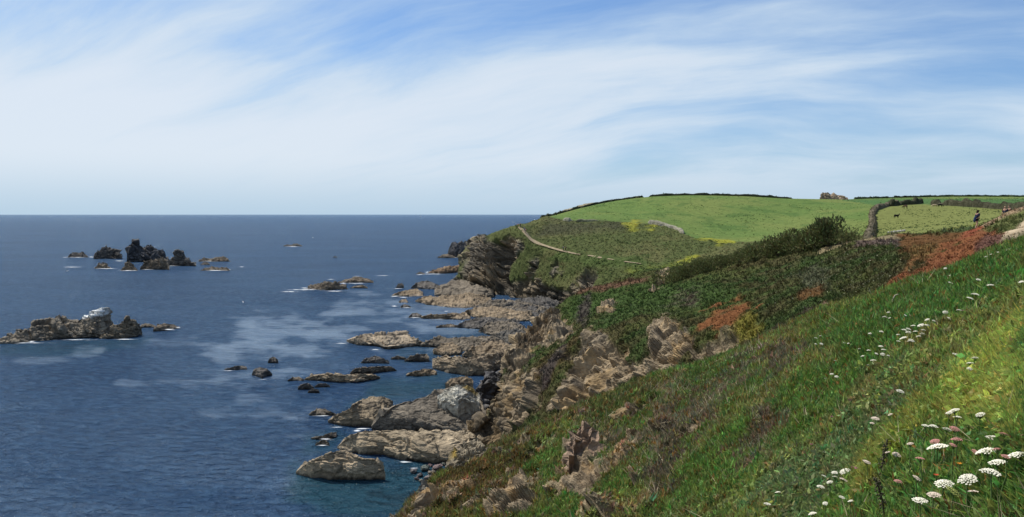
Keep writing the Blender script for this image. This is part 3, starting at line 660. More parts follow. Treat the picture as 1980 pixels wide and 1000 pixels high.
LEDGES = [
    ('pale ledge tip reaching furthest left under the headland', [(758,571),(775,563),(790,560),(805,558),(818,564)], [(758,573),(790,574),(818,573)], 1.6, TN),
    ('dark jagged ledge behind the pale tip under the headland', [(795,556),(805,546),(820,543),(835,544),(848,551)], [(795,558),(820,560),(848,561)], 2.6, DK),
    ('grey rock apron at the foot of the headland cliff', [(840,560),(850,551),(870,545),(890,540),(910,545),(930,552),(955,560)], [(840,572),(880,574),(920,578),(955,575)], 4., GY),
    ('broad brown ledge running out below the headland cliff', [(803,581),(815,575),(830,572),(870,570),(900,567),(950,574)], [(803,583),(830,591),(870,596),(900,597),(950,590)], 2.2, TN),
    ('small pale rock off the broad brown ledge', [(771,584),(776,579),(785,578),(789,584)], 586, .9, TN),
    ('small dark rock with foam below the pale one', [(774,593),(780,588),(788,589),(794,593)], 594.5, .8, DK),
    ('dark rock at the tip of the thin ledge', [(790,613),(796,606),(806,604.5),(816,610)], 614, 1.0, DK),
    ('thin pale ledge lying across the inlet', [(814,612),(840,607),(860,608),(885,605),(900,604),(910,612)], [(814,615),(850,617),(890,619),(910,617)], 1.4, TN),
    ('short low ledge in the inlet below the thin one', [(843,632),(855,627),(870,625.5),(892,630)], 634.5, 1.0, BR),
    ('grey layered ledge at the back of the cove', [(925,590),(945,580),(985,578),(1030,586),(1060,598)], [(925,600),(960,606),(1000,610),(1060,612)], 2.6, GY),
    ('brown layered ledge in the middle of the cove', [(898,603),(915,594),(950,592),(985,596),(1030,606)], [(898,608),(940,620),(985,624),(1030,622)], 2.4, TN),
    ('dark wet ledge beside the inlet in the cove', [(884,629),(900,619),(925,614),(960,612),(1005,620)], [(886,635),(925,638),(960,634),(1005,636)], 2.0, DK),
    ('front ledge of the cove under the cliff edge', [(925,640),(935,629),(960,622),(985,622),(1015,630)], [(925,642),(950,650),(985,656),(1015,654)], 2.2, GY),
    ('dark rubble beach at the back of the cove', [(972,592),(1000,579),(1040,574),(1075,580),(1100,592)], [(972,606),(1020,613),(1060,613),(1100,606)], 2.8, (.075,.068,.060)),
    ('dark ribbed ledge at the cliff foot in the near cove', [(950,648),(975,638),(1000,636),(1025,644)], [(950,660),(985,668),(1025,666)], 2.4, (.10,.09,.075)),
    ('long knobbly brown ledge standing clear in the inlet', [(670,657),(685,653),(700,646),(720,643),(745,645),(765,641),(785,644),(800,652),(818,662)], [(670,659),(690,668),(720,669),(745,675),(765,674),(790,671),(818,669)], 2.4, (.29,.23,.16)),
    ('grey ledge joining the knobbly one to the shore', [(812,666),(830,656),(850,650),(880,652),(905,651),(940,650),(965,655),(990,664)], [(812,670),(850,673),(880,681),(930,680),(990,682)], 2.0, GY),
    ('small layered ledge left of the great dark block', [(837,676),(855,665),(875,662),(892,670)], [(838,685),(860,689),(892,686)], 1.8, TN),
    ('pale tilted slab above the great dark block', [(893,686),(915,670),(940,662),(965,658),(995,670)], [(893,690),(930,696),(995,694)], 2.2, TN),
    ('great tilted block with a black shaded face at the cliff foot', [(836,694),(860,688),(900,690),(940,686),(965,680),(988,684)], [(836,713),(870,723),(905,730),(945,727),(968,714),(988,698)], 3.4, (.22,.170,.112)),
    ('dark low rock left of the layered islets', [(698,701),(708,691),(725,688),(742,693),(753,702)], 704, 1.3, DK),
    ('small layered islet right of the dark low rock', [(782,697),(795,688),(812,684),(825,684),(830,694)], 699, 1.5, GY),
    ('tiny flat rock between the dark low rock and the islet', [(756,693),(768,687),(785,692)], 695, .8, BR),
    ('long brown ledge like a raft in the lower inlet', [(587,734),(605,724),(630,721),(645,724),(670,722),(700,722),(720,723),(735,729)], [(587,736),(620,738),(655,742),(690,742),(735,732)], 1.7, (.29,.225,.148)),
    ('brown ledge behind the raft shaped one', [(677,720),(690,710),(710,710),(735,707),(755,708),(767,716)], [(677,723),(720,722),(767,718)], 1.3, GY),
    ('black rock in front of the raft shaped ledge', [(576,750),(582,742),(595,740),(607,748)], 753.5, 1.1, DK),
    ('small dark rock right of the black one', [(608,747),(618,741),(630,741),(638,747)], 749.5, .8, DK),
    ('little round rock just below the black one', [(595,757),(604,751),(613,752),(618,757)], 759.5, .7, DK),
    ('scattered low rock at the left end of the raft ledge', [(556,735),(566,729),(578,728),(587,734)], 737.5, .7, BR),
    ('flat dark rock with kelp leftmost in the inlet', [(434,714),(450,709),(465,706),(475,708),(478,714)], [(434,716),(455,717),(478,716)], .9, DK),
    ('black upright rock standing alone in the inlet', [(487,724),(492,712),(503,709),(515,712),(526,722)], [(489,727),(505,734),(526,726)], 1.6, DK),
    ('small dark dome furthest up the inlet on its own', [(518,699),(523,691),(530,689),(538,698)], 701.5, 1.0, DK),
    ('flat pale slab in the water below the great block', [(785,725),(800,717),(820,713),(838,713),(845,721)], [(785,727),(815,729),(845,726)], 1.2, TN),
    ('small pale rock awash left of the pointed ledge', [(597,801),(612,790),(625,789),(640,796),(650,801)], [(597,803),(625,805),(650,803)], .8, GY),
    ('tilted dark fin awash beside the ledge', [(601,847),(625,842),(640,836),(651,835)], [(601,849),(630,851),(651,845)], .7, GY),
    ('little grey rock under the tilted fin', [(609,860),(620,851),(630,851),(637,858)], 862.5, .7, GY),
    ('pointed ledge with a black cleft reaching into the sea', [(634,813),(655,800),(675,790),(685,779),(700,770),(720,766),(745,767),(760,776)], [(634,816),(660,822),(690,826),(722,827),(742,812),(760,800)], 3.0, (.22,.170,.110)),
    ('big grey upper ledge sloping down from the pale boulder', [(718,824),(735,800),(750,785),(770,777),(790,772),(820,765),(850,752),(875,748),(915,750),(930,775),(945,800)], [(718,829),(760,836),(800,838),(860,842),(945,846)], 4.0, (.165,.138,.104)),
    ('great smooth brown ledge in the lower centre', [(652,864),(670,845),(690,836),(720,831),(780,829),(850,832),(945,826)], [(652,868),(680,878),(700,883),(740,884),(770,891),(810,898),(850,901),(885,898),(945,878)], 3.2, (.29,.228,.15)),
    ('broad brown block nearest the camera in the sea', [(572,912),(590,895),(610,888),(625,880),(645,873),(670,872),(690,880),(705,886),(725,886),(738,896),(745,914)], [(572,917),(600,926),(640,930),(690,931),(745,927)], 3.0, (.29,.225,.148)),
]
for lab, top, base, hz, col in LEDGES:
    big = hz >= 2.9
    rock(lab, top, base, cat='rock ledge' if hz > 1.5 else 'rock', name='rock_ledge' if hz > 1.5 else 'sea_rock', hz=hz, col=col, amp=1.1 if not big else .6, front=.42 if hz > 1.2 else .6, res=1.3, flat=(.6, .7, 2.2), bed=rotm(.10, .16, .3))
rock('pale lichen covered boulder on top of the upper ledge', [(846,772),(856,754),(868,746),(880,742),(902,742),(918,752),(927,770)], [(846,782),(885,792),(927,786)], name='boulder', cat='boulder', col=(.40,.375,.31), thick=.9, z0=3.2, amp=.8,
     cap=[([(895,748),(905,744),(922,752),(926,768),(905,756)], (.42,.29,.08), 3)])
rock('flat topped slab behind the pale boulder', [(861,740),(875,730),(895,727.5),(910,729),(915,738)], [(861,744),(885,747),(915,744)], name='rock_ledge', cat='rock ledge', col=TN, thick=.8, z0=1.2)
rock('dark ribbed rock rising from the pale boulder to the cliff', [(905,760),(925,742),(945,725),(970,712),(1000,700)], [(910,800),(935,798),(965,780),(985,765),(1005,750)], name='rock_ledge', cat='rock ledge', col=(.085,.08,.078), hz=4, z0=1., amp=1.1)
# ================================================================== LOOKUPS ON THE LAND
from mathutils.kdtree import KDTree
KD = {}
def ground(key, x, y):
    """height of a land sheet under a point"""
    if key not in KD:
        s = SHEETS[key]; G = s['G'].reshape(-1, 3)[::2]; k = KDTree(len(G))
        for i, g in enumerate(G): k.insert((g[0], g[1], 0), i)
        k.balance(); KD[key] = (k, G)
    k, G = KD[key]; r = k.find_n((x, y, 0), 3)
    w = np.array([1/(d+.02) for _, _, d in r]); z = np.array([G[i][2] for _, i, _ in r])
    return float((w*z).sum()/w.sum())
def hit(key, px, py):
    """nearest surface point of a sheet under a pixel"""
    s = SHEETS[key]; d = np.hypot(s['px']-px, s['py']-py); d = np.where(s['f'] > 1, d, 1e9)
    m = d <= max(2.5, d.min()+1.0); i = np.argmin(np.where(m, s['f'], 1e9))
    y = s['G'].reshape(-1, 3)[i][1]; p = P(px, py, y); return p
def skyline(key, px):
    s = SHEETS[key]; m = (np.abs(s['px']-px) < 2.5) & (s['f'] > 1); i = np.argmin(np.where(m, s['py'], 1e9))
    return s['G'].reshape(-1, 3)[i].copy()

# ================================================================== FOOTPATH
SAND = mat_plain('trodden_earth', (.27, .215, .14), .95, .25, .8, .05)
def path(pts, key, name, lift=.22):
    q = np.array(pts, float); t = np.linspace(0, len(q)-1, 12*len(q)); c = pchip(np.arange(len(q), dtype=float), q, t)
    wob = fbm(np.stack((c[:, 0]*.15, c[:, 0]*0, c[:, 0]*0), -1), 3, 4)*.18
    rows = []
    for k in (-.5, -.2, .2, .5):
        r = [hit(key, x, y+k*w*(1+o)) for (x, y, w), o in zip(c, wob)]
        r = np.array(r); r[:, 2] += lift; rows.append(r)
    G = np.array(rows)
    for it in range(2): G[:, 1:-1] = (G[:, :-2]+G[:, 1:-1]*2+G[:, 2:])/4
    me = grid_mesh(name, G, True); o = link(name, me, SAND); tag(o, kind='structure'); return o
PATH_A = [(1001,438,4),(1010,446,7),(1020,456,9),(1027,464,7),(1040,471,5),(1060,478,3.6),(1080,484,3.4),(1107,490.5,2.6),(1122,493,1.2)]
PATH_B = [(1134,494.5,1.4),(1150,497,3),(1165,500,2.6),(1185,503,1.4),(1210,507,1.6),(1240,511,1.0)]
path(PATH_A, 'head', 'footpath'); path(PATH_B, 'head', 'footpath')

# ================================================================== GROUND COVER
def blade_tmpl(n, h, w, lean, seg, rng, spread=.25):
    V = []; F = []
    for i in range(n):
        a = rng.uniform(0, 2*math.pi); l = rng.uniform(*lean); hh = rng.uniform(*h); ww = rng.uniform(*w)
        r0 = spread*math.sqrt(rng.uniform(0, 1)); b = rng.uniform(0, 2*math.pi)
        o = np.array((r0*math.cos(b), r0*math.sin(b), -.12)); d = np.array((math.cos(a), math.sin(a), 0)); sd = np.array((-math.sin(a+.5), math.cos(a+.5), 0))
        k = len(V)
        if seg == 1:
            V += [o-sd*ww, o+sd*ww, o+d*l*hh+np.array((0, 0, hh))]; F.append((k, k+1, k+2))
        else:
            m = o+d*l*hh*.35+np.array((0, 0, hh*.62))
            V += [o-sd*ww*.8, o+sd*ww*.8, m+sd*ww, m-sd*ww, o+d*l*hh+np.array((0, 0, hh*.98))]
            F += [(k, k+1, k+2), (k, k+2, k+3), (k+3, k+2, k+4)]
    return np.array(V), np.array(F)
def leafy_tmpl(n, rng, r=.6, leaf=.2, up=.6):
    V = []; F = []
    for i in range(n):
        u = rng.normal(size=3); u[2] = abs(u[2]); u /= np.linalg.norm(u); c = u*r*rng.uniform(.45, 1)*np.array((1, 1, up*1.4))
        a = rng.normal(size=3); a /= np.linalg.norm(a); a = a+u*.5; b = np.cross(a, rng.normal(size=3)); b /= np.linalg.norm(b); a /= np.linalg.norm(a)
        s = leaf*rng.uniform(.6, 1.2); k = len(V)
        V += [c-a*s, c+b*s*.5, c+a*s, c-b*s*.5]; F += [(k, k+1, k+2), (k, k+2, k+3)]
    return np.array(V), np.array(F)
r_ = np.random.default_rng(5)
T_FIG = [blade_tmpl(7, (.5, 1.), (.07, .12), (.1, .9), 2, r_, .5) for _ in range(5)]
T_GRASS = [blade_tmpl(8, (.6, 1.25), (.028, .055), (.1, .8), 2, r_, .25) for _ in range(5)]
T_FAR = [blade_tmpl(7, (.5, 1.1), (.09, .15), (.1, 1.0), 1, r_, .45) for _ in range(5)]
T_FEATHER = [blade_tmpl(13, (.4, 1.1), (.02, .036), (.3, 1.2), 1, r_, .35) for _ in range(5)]
T_LEAFY = [leafy_tmpl(12, r_) for _ in range(4)]
T_TWIG = [blade_tmpl(6, (.35, .9), (.014, .024), (.8, 2.2), 1, r_, .4) for _ in range(4)]
T_SCRUB = [leafy_tmpl(9, r_, .6, .30, .5) for _ in range(5)]
T_SPRIG = [leafy_tmpl(13, r_, .62, .24, .75) for _ in range(5)]
T_DOT = [leafy_tmpl(3, r_, .25, .5, .6) for _ in range(3)]
def sample(key, n, weight=None, seed=1, mode='view'):
    s = SHEETS[key]; G = s['G']; rng = np.random.default_rng(seed)
    a, b, c, d = G[:-1, :-1], G[:-1, 1:], G[1:, 1:], G[1:, :-1]
    cr = np.cross(c-a, d-b)*.5; ar = np.linalg.norm(cr, axis=-1); nn = cr/(ar[..., None]+1e-9); nn *= np.where(nn[..., 2:3] < 0, -1, 1)
    ctr = (a+b+c+d)/4; v = np.array((0, 0, CAMZ))-ctr; dist = np.linalg.norm(v, axis=-1); cs = (nn*v).sum(-1)/dist
    px, py = s['px'][:-1, :-1], s['py'][:-1, :-1]; f = s['f'][:-1, :-1]
    w = ar*np.clip(cs+.12, .04, 1)/np.maximum(dist, 2.5)**2 if mode == 'view' else ar
    w = w*(f > 1.3)*(px > -60)*(px < 2090)*(py < 1120)*(cs > -.35)
    if weight is not None: w = w*weight(px, py, s['rock'][:-1, :-1], ctr)
    w = w.ravel(); w /= w.sum()
    i = rng.choice(len(w), n, p=w); u, t = rng.uniform(0, 1, (2, n, 1))
    A, B, C, D = (q.reshape(-1, 3)[i] for q in (a, b, c, d))
    pos = A*(1-u)*(1-t)+B*u*(1-t)+C*u*t+D*(1-u)*t
    return pos, nn.reshape(-1, 3)[i], s['tint'][:-1, :-1].reshape(-1, 3)[i].copy(), dist.ravel()[i], px.ravel()[i], py.ravel()[i], rng
def scatter(name, label, cat, pos, nrm, tint, scale, tmpls, mat, rng, upmix=.6, squash=1.):
    n = len(pos); ti = rng.integers(0, len(tmpls), n)
    up = nrm*(1-upmix)+np.array((0, 0, 1))*upmix+rng.normal(size=(n, 3))*.28; up /= np.linalg.norm(up, axis=-1, keepdims=True)
    ang = rng.uniform(0, 2*np.pi, n); t = np.stack((np.cos(ang), np.sin(ang), np.zeros(n)), -1)
    x = np.cross(t, up); x /= np.linalg.norm(x, axis=-1, keepdims=True); y = np.cross(up, x)
    VV = []; FF = []; CC = []; off = 0
    for k, (V, F) in enumerate(tmpls):
        m = ti == k; q = m.sum()
        if not q: continue
        W = (x[m][:, None]*V[None, :, :1]+y[m][:, None]*V[None, :, 1:2]+up[m][:, None]*V[None, :, 2:]*squash)*scale[m][:, None, None]+pos[m][:, None]
        lv = np.repeat(rng.choice([.45, .75, .9, 1., 1.15, 1.35, 1.9], (q, max(1, len(V)//4)+1), p=[.10, .17, .2, .2, .15, .12, .06])*rng.uniform(.9, 1.1, (q, max(1, len(V)//4)+1)), 4, 1)[:, :len(V)]
        CC.append((tint[m][:, None]*lv[..., None]).reshape(-1, 3)); VV.append(W.reshape(-1, 3))
        FF.append((F[None]+(np.arange(q)*len(V))[:, None, None]+off).reshape(-1, 3)); off += q*len(V)
    V = np.concatenate(VV); F = np.concatenate(FF); C = np.concatenate(CC)
    me = fast_mesh(name, V, F.ravel(), np.full(len(F), 3), False); add_color(me, 'tint', np.clip(C, 0, 1))
    return tag(link(name, me, mat), label, cat, None, 'stuff')
def jit(tint, rng, v=.25, h=.15):
    n = len(tint); return tint*rng.uniform(1-v, 1+v, (n, 1))*(1+rng.normal(size=(n, 3))*h*np.array((1, .6, .6)))
def inpoly(px, py, poly): return polymask(px, py, poly, 2.) > .5
YEL = [[(1800,815),(1850,750),(1870,700),(1910,640),(1995,585),(2060,560),(2060,850),(1995,850),(1900,830),(1830,850)], [(1640,945),(1700,855),(1800,800),(1845,835),(1760,905),(1700,985),(1650,1015)]]
FEA = [[(1540,980),(1560,880),(1660,800),(1740,740),(1800,700),(1780,760),(1680,850),(1620,960)], [(1420,1010),(1500,900),(1600,860),(1650,880),(1600,1010)]]
WOODP = [[(1130,840),(1260,830),(1340,760),(1450,690),(1470,700),(1400,790),(1330,870),(1290,900),(1200,880)], [(1240,910),(1310,840),(1330,860),(1300,940),(1260,960)], [(1420,880),(1490,810),(1510,825),(1470,880),(1430,910)], [(1470,690),(1530,665),(1560,670),(1520,720),(1480,740)], [(1260,800),(1290,735),(1330,720),(1345,760),(1300,810)]]
def anyp(px, py, polys, c=None):
    m = np.zeros(px.shape); nz = None if c is None else fbm(c*1.1, 4, 88)*1.2
    for p in polys: m = np.maximum(m, polymask(px, py, p, 24 if c is not None else 10, 44, nz))
    return m
# near slope: fleshy-leaved mat, grasses, feathery fennel, golden bedstraw, dead stems
w_open = lambda px, py, rk, c: (1-rk)*(1-.55*anyp(px, py, YEL, c))*(1-.4*anyp(px, py, WOODP, c))*(1-.45*anyp(px, py, FEA, c))
def near_cover(name, label, cat, n, w, tm, mat, seed, sc, tf, far=None, upmix=.85):
    pos, nr, ti, di, px, py, rng = sample('near', n, w, seed)
    k = di > 1.6; ti = jit(ti, rng, .35, .22)
    ti = tf(ti, rng, px, py); scale = sc(di)*rng.uniform(.65, 1.35, len(di))
    scatter(name, label, cat, pos[k], nr[k], ti[k], scale[k], tm, mat, rng, upmix)
def fig_t(t, rng, px, py):
    r = rng.uniform(0, 1, len(t)); t = t*1.28
    t[r > .90] = np.array((.24, .13, .035))*rng.uniform(.6, 1.2, ((r > .90).sum(), 1)); t[(r > .83) & (r <= .90)] = (.17, .19, .04); return t
near_cover('succulent_mat', 'dense mat of fleshy green leaves covering the foreground slope', 'ground cover', 22000, lambda px, py, rk, c: w_open(px, py, rk, c), T_FIG, LEAF, 21, lambda d: np.clip(.055+.0050*d, .065, .15), fig_t)
near_cover('meadow_grass', 'green grass and stems growing through the foreground slope', 'grass', 9000, lambda px, py, rk, c: w_open(px, py, rk, c)*smooth(px, 1100, 1500), T_GRASS, LEAF, 22, lambda d: np.clip(.05+.0068*d, .07, .19), lambda t, rng, px, py: t*1.2+np.array((.01,.01,0)))
near_cover('low_turf', 'short olive turf on the lower part of the near slope', 'grass', 30000, lambda px, py, rk, c: w_open(px, py, rk, c)*smooth(c[..., 1], 10, 17), T_FAR, LEAFDULL, 23, lambda d: np.clip(.06+.005*d, .1, .26), lambda t, rng, px, py: fig_t(t*.95, rng, px, py), .5)
near_cover('fennel_fronds', 'feathery grey-green fronds on the near slope', 'plants', 3800, lambda px, py, rk, c: anyp(px, py, FEA, c), T_SPRIG+T_FEATHER[:2], LEAF, 24, lambda d: np.clip(.06+.008*d, .09, .2), lambda t, rng, px, py: t*1.35)
near_cover('golden_bedstraw', 'mass of yellow-green feathery foliage at the right edge', 'plants', 6500, lambda px, py, rk, c: anyp(px, py, YEL, c), T_SPRIG[:3]+T_FEATHER[:3], LEAF, 25, lambda d: np.clip(.05+.011*d, .08, .2), lambda t, rng, px, py: t*1.3)
near_cover('leafy_herbs', 'broad-leaved green herbs dotted over the near slope', 'plants', 1800, lambda px, py, rk, c: w_open(px, py, rk, c)*(fbm(c*.9, 3, 66) > .28)*smooth(px, 1200, 1500)+3*polymask(px, py, [(1290,760),(1340,715),(1440,690),(1450,715),(1380,760),(1320,775)], 5)+2*polymask(px, py, [(1690,755),(1700,715),(1725,712),(1730,740),(1712,755)], 3), T_LEAFY, LEAF, 26, lambda d: np.clip(.07+.005*d, .09, .28), lambda t, rng, px, py: t*.4+np.array((.075, .15, .03)))
near_cover('dead_stems', 'tangle of grey-brown dead woody stems on the near slope', 'dead stems', 1700, lambda px, py, rk, c: anyp(px, py, WOODP, c)+.05*w_open(px, py, rk, c), T_TWIG, WOOD, 27, lambda d: np.clip(.12+.009*d, .16, .42), lambda t, rng, px, py: np.array((.33, .27, .175))*rng.uniform(.4, 1.4, (len(t), 1)), .2)
# middle slope
HEDGE_PX = [(1290,545),(1400,520),(1500,490),(1600,472),(1660,462)]
def w_mid(px, py, rk, c):
    bare = anyp(px, py, [[(1932,470),(1948,448),(1972,432),(1985,424),(2200,380),(2200,440),(1985,456),(1965,464)], [(1578,492),(1600,474),(1660,464),(1742,457),(1742,466),(1680,470),(1640,476),(1600,490)], [(1888,438),(1910,430),(1935,420),(1980,398),(1985,401),(1930,426),(1908,438)]])
    return (1-rk)*(1-bare)
pos, nr, ti, di, px, py, rng = sample('mid', 52000, w_mid, 31)
red = (ti[:, 0] > ti[:, 1]*1.8)
scatter('slope_scrub', 'low dark scrub and succulent mat over the middle slope', 'scrub', pos, nr, jit(ti, rng, .35, .10)*np.where(red, 1.05, 1.12)[:, None], np.where(red, .11, np.clip(.07+.0020*di, .14, .34))*rng.choice([.6, .8, 1., 1.3, 1.9], len(di), p=[.25, .3, .25, .13, .07])*rng.uniform(.8, 1.2, len(di)), T_FAR, LEAFDULL, rng, .4)
fl = lambda px, py, rk, c: (1-rk)*(polymask(px, py, [(1560,500),(1660,478),(1740,490),(1745,540),(1690,580),(1580,590),(1500,590),(1440,600),(1180,600),(1250,570),(1450,560)], 25)*(.2+smooth(px, 1500, 1620)))
pos, nr, ti, di, px, py, rng = sample('mid', 420, fl, 33); pos[:, 2] += .22
scatter('white_flowers', 'tiny cream flowers speckled over the dark middle slope', 'flowers', pos, nr, np.array((.55, .53, .36))*rng.uniform(.7, 1.1, (len(pos), 1)), np.clip(di*.0011, .05, .12)*rng.uniform(.6, 1.2, len(di)), T_DOT, LEAFDULL, rng, .8)
# headland scrub and tussocks
pathd = lambda px, py: np.minimum(np.abs(py-polyline_y(px, [(p[0], p[1]) for p in PATH_A]))+1e3*((px < 1001) | (px > 1107)), np.abs(py-polyline_y(px, [(p[0], p[1]) for p in PATH_B]))+1e3*((px < 1140) | (px > 1212)))
def w_head(px, py, rk, c):
    s = SHEETS['head']['scrub'][:-1, :-1]; return s*(1-rk)*(pathd(px, py) > np.where(px < 1030, 9, 5))*(px > 900)
pos, nr, ti, di, px, py, rng = sample('head', 30000, w_head, 35)
scatter('headland_scrub', 'wind-clipped scrub and bracken over the headland slope', 'scrub', pos, nr, jit(ti, rng, .4, .15)*1.4, rng.uniform(.25, .8, len(di))*np.where(ti[:, 0] > .2, .7, .95), T_SCRUB, LEAFDULL, rng, .5)
def w_tus(px, py, rk, c):
    e = polyline_y(px, FIELD_EDGE); return (py < e-2)*(1-rk)*(.25+1.5*(fbm(c*np.array((.05, .03, .05)), 3, 71) > .2))*(px > 1050)*(py > 376)
pos, nr, ti, di, px, py, rng = sample('head', 4500, w_tus, 37, mode='view')
scatter('field_tussocks', 'dark grass tussocks scattered over the hilltop field', 'grass', pos, nr, np.array((.040, .075, .020))*rng.uniform(.5, 1.3, (len(pos), 1)), rng.uniform(.2, .75, len(di)), T_SCRUB, LEAFDULL, rng, .8, .7)
# ================================================================== WALLS AND HEDGEBANKS
def bank(label, pts, w, h, col, seed, name='stone_wall', cat='stone wall', gap=None, rough=.25, veg=2.5, vcol=(.055, .065, .028)):
    """an earth-and-stone bank following the ground: one continuous ragged body"""
    q = np.array(pts); d = np.concatenate(([0], np.cumsum(np.linalg.norm(np.diff(q, axis=0), axis=1))))
    n = max(8, int(d[-1]/1.1)); s = np.linspace(0, d[-1], n); c = np.stack([np.interp(s, d, q[:, k]) for k in range(3)], -1)
    t = np.gradient(c, axis=0); t[:, 2] = 0; t /= np.linalg.norm(t, axis=1, keepdims=True)+1e-9; sd = np.stack((-t[:, 1], t[:, 0], t[:, 2]*0), -1)
    endf = smooth(np.minimum(s, d[-1]-s), -.05, 1.5)[:, None]
    hh = h*endf[:, 0]*(1+rough*fbm(np.stack((s*.35, s*0, s*0+seed), -1), 4, seed)+rough*.8*fbm(np.stack((s*.09, s*0, s*0+seed), -1), 2, seed+1)); rows = []
    for a, b in ((-.62, -.5), (-.5, .55), (-.32, .95), (0, 1.05), (.32, .95), (.5, .55), (.62, -.5)):
        r = c+sd*w*a*(.05+.95*endf)*(1+.3*fbm(np.stack((s*.5, s*0+a, s*0+seed), -1), 3, seed+5))[:, None]; r[:, 2] = c[:, 2]+hh*b; r += fbm(r*.9+seed, 3, seed+3)[:, None]*np.array((.12, .12, .16)); rows.append(r)
    G = np.array(rows); me = grid_mesh(name, G, False)
    add_color(me, 'tint', (np.array(col)*(1+.4*fbm(G*.6, 3, seed+7)[..., None])).clip(0.01, 1))
    ctr = Vector(tuple(c.mean(0))); me.transform(Matrix.Translation(-ctr)); o = link(name, me, WALLM); o.location = ctr
    if veg:
        rng = np.random.default_rng(seed); k = int(d[-1]*veg); i = rng.integers(0, n, k); j = rng.integers(1, 6, k)
        pos = G[j, i]-np.array(ctr)+rng.normal(size=(k, 3))*.15
        so_ = scatter('hedge_plants', None, None, pos, np.zeros((k, 3))+np.array((0, 0, 1.)), np.array(vcol)*rng.uniform(.5, 1.5, (k, 1)), rng.uniform(.2, .55, k), T_SCRUB, LEAFDULL, rng, .8)
        so_.parent = o; del so_['kind']
    return tag(o, label, cat)
WALLM = mat_attr('hedgebank', .95, .05, nscale=1.2, namp=.5, bump=1., bdist=.3, bscale=2.5)
DKW = (.052, .058, .032)
def crest(a, b, n): return [skyline('head', x) for x in np.linspace(a, b, n)]
bank('dark stone hedge climbing the skyline at the left of the hilltop field', crest(1042, 1243, 40), 1.1, 1.0, DKW, 1)
bank('dark stone hedge along the crest of the hilltop field, right of the gap', crest(1252, 1535, 50), 1.1, 1.0, DKW, 2)
bank('thin distant hedge along the skyline beyond the cattle field', crest(1650, 2060, 50), 1.4, 1.0, (.045, .06, .03), 3)
def onhead(l): return [hit('head', x, y) for x, y in l]
bank('brown hedgebank curving up between the green field and the cattle field', onhead([(1681,462),(1684,450),(1688,436),(1687,424),(1686,414),(1692,405),(1706,400),(1722,396),(1736,394)]), 2.0, 1.4, (.13, .11, .075), 4, rough=.5, veg=5, vcol=(.10, .09, .05))
bank('dark hedgebank along the top of the cattle field at left', onhead([(1722,397),(1740,394.5),(1765,393.5),(1782,391.5)]), 2.2, 1.8, (.06, .062, .036), 5, rough=.5, veg=5)
bank('dark hedgebank along the top of the cattle field at right', onhead([(1800,394),(1830,395.5),(1870,398),(1905,400),(1950,403),(2000,406)]), 2.0, 1.7, (.06, .058, .036), 6, rough=.5, veg=5)
bank('pale low broken wall at the left corner of the field edge', onhead([(1088,426),(1098,426.5),(1108,427)]), 1.2, 1.0, (.25, .24, .18), 7, veg=0)
bank('thin pale wall running along the field edge above the scrub', onhead([(1112,427.5),(1135,428),(1160,428.5)]), .9, .8, (.19, .19, .12), 8, veg=0)
bank('pale stone wall curving down the right of the field edge', onhead([(1252,431),(1270,433.5),(1288,437),(1304,441),(1315,446.5),(1322,451.5)]), 1.3, 1.0, (.27, .25, .19), 9, veg=0)
# rock tor and tan knoll on the skyline
def on_sky(px): return skyline('head', px)
yt = float(on_sky(1612)[1])
rock('brown rocky tor on the skyline between the two fields', [(1585,386),(1588,375),(1594,371.5),(1601,371.5),(1607,375),(1616,374),(1622,377),(1632,378),(1640,384)], [(1585,388),(1640,388)], name='rock_outcrop', cat='rock outcrop', col=(.28,.21,.14), thick=.5, Yb=yt-4, amp=.9, res=1.6)
rock('tan grassy knoll behind the skyline hedge at left', [(1072,414),(1090,406),(1110,400),(1130,394),(1150,391),(1165,391),(1180,394)], [(1072,417),(1120,408),(1180,396)], name='rock_outcrop', cat='rock outcrop', col=(.27,.23,.15), thick=.25, Yb=428, amp=.25)
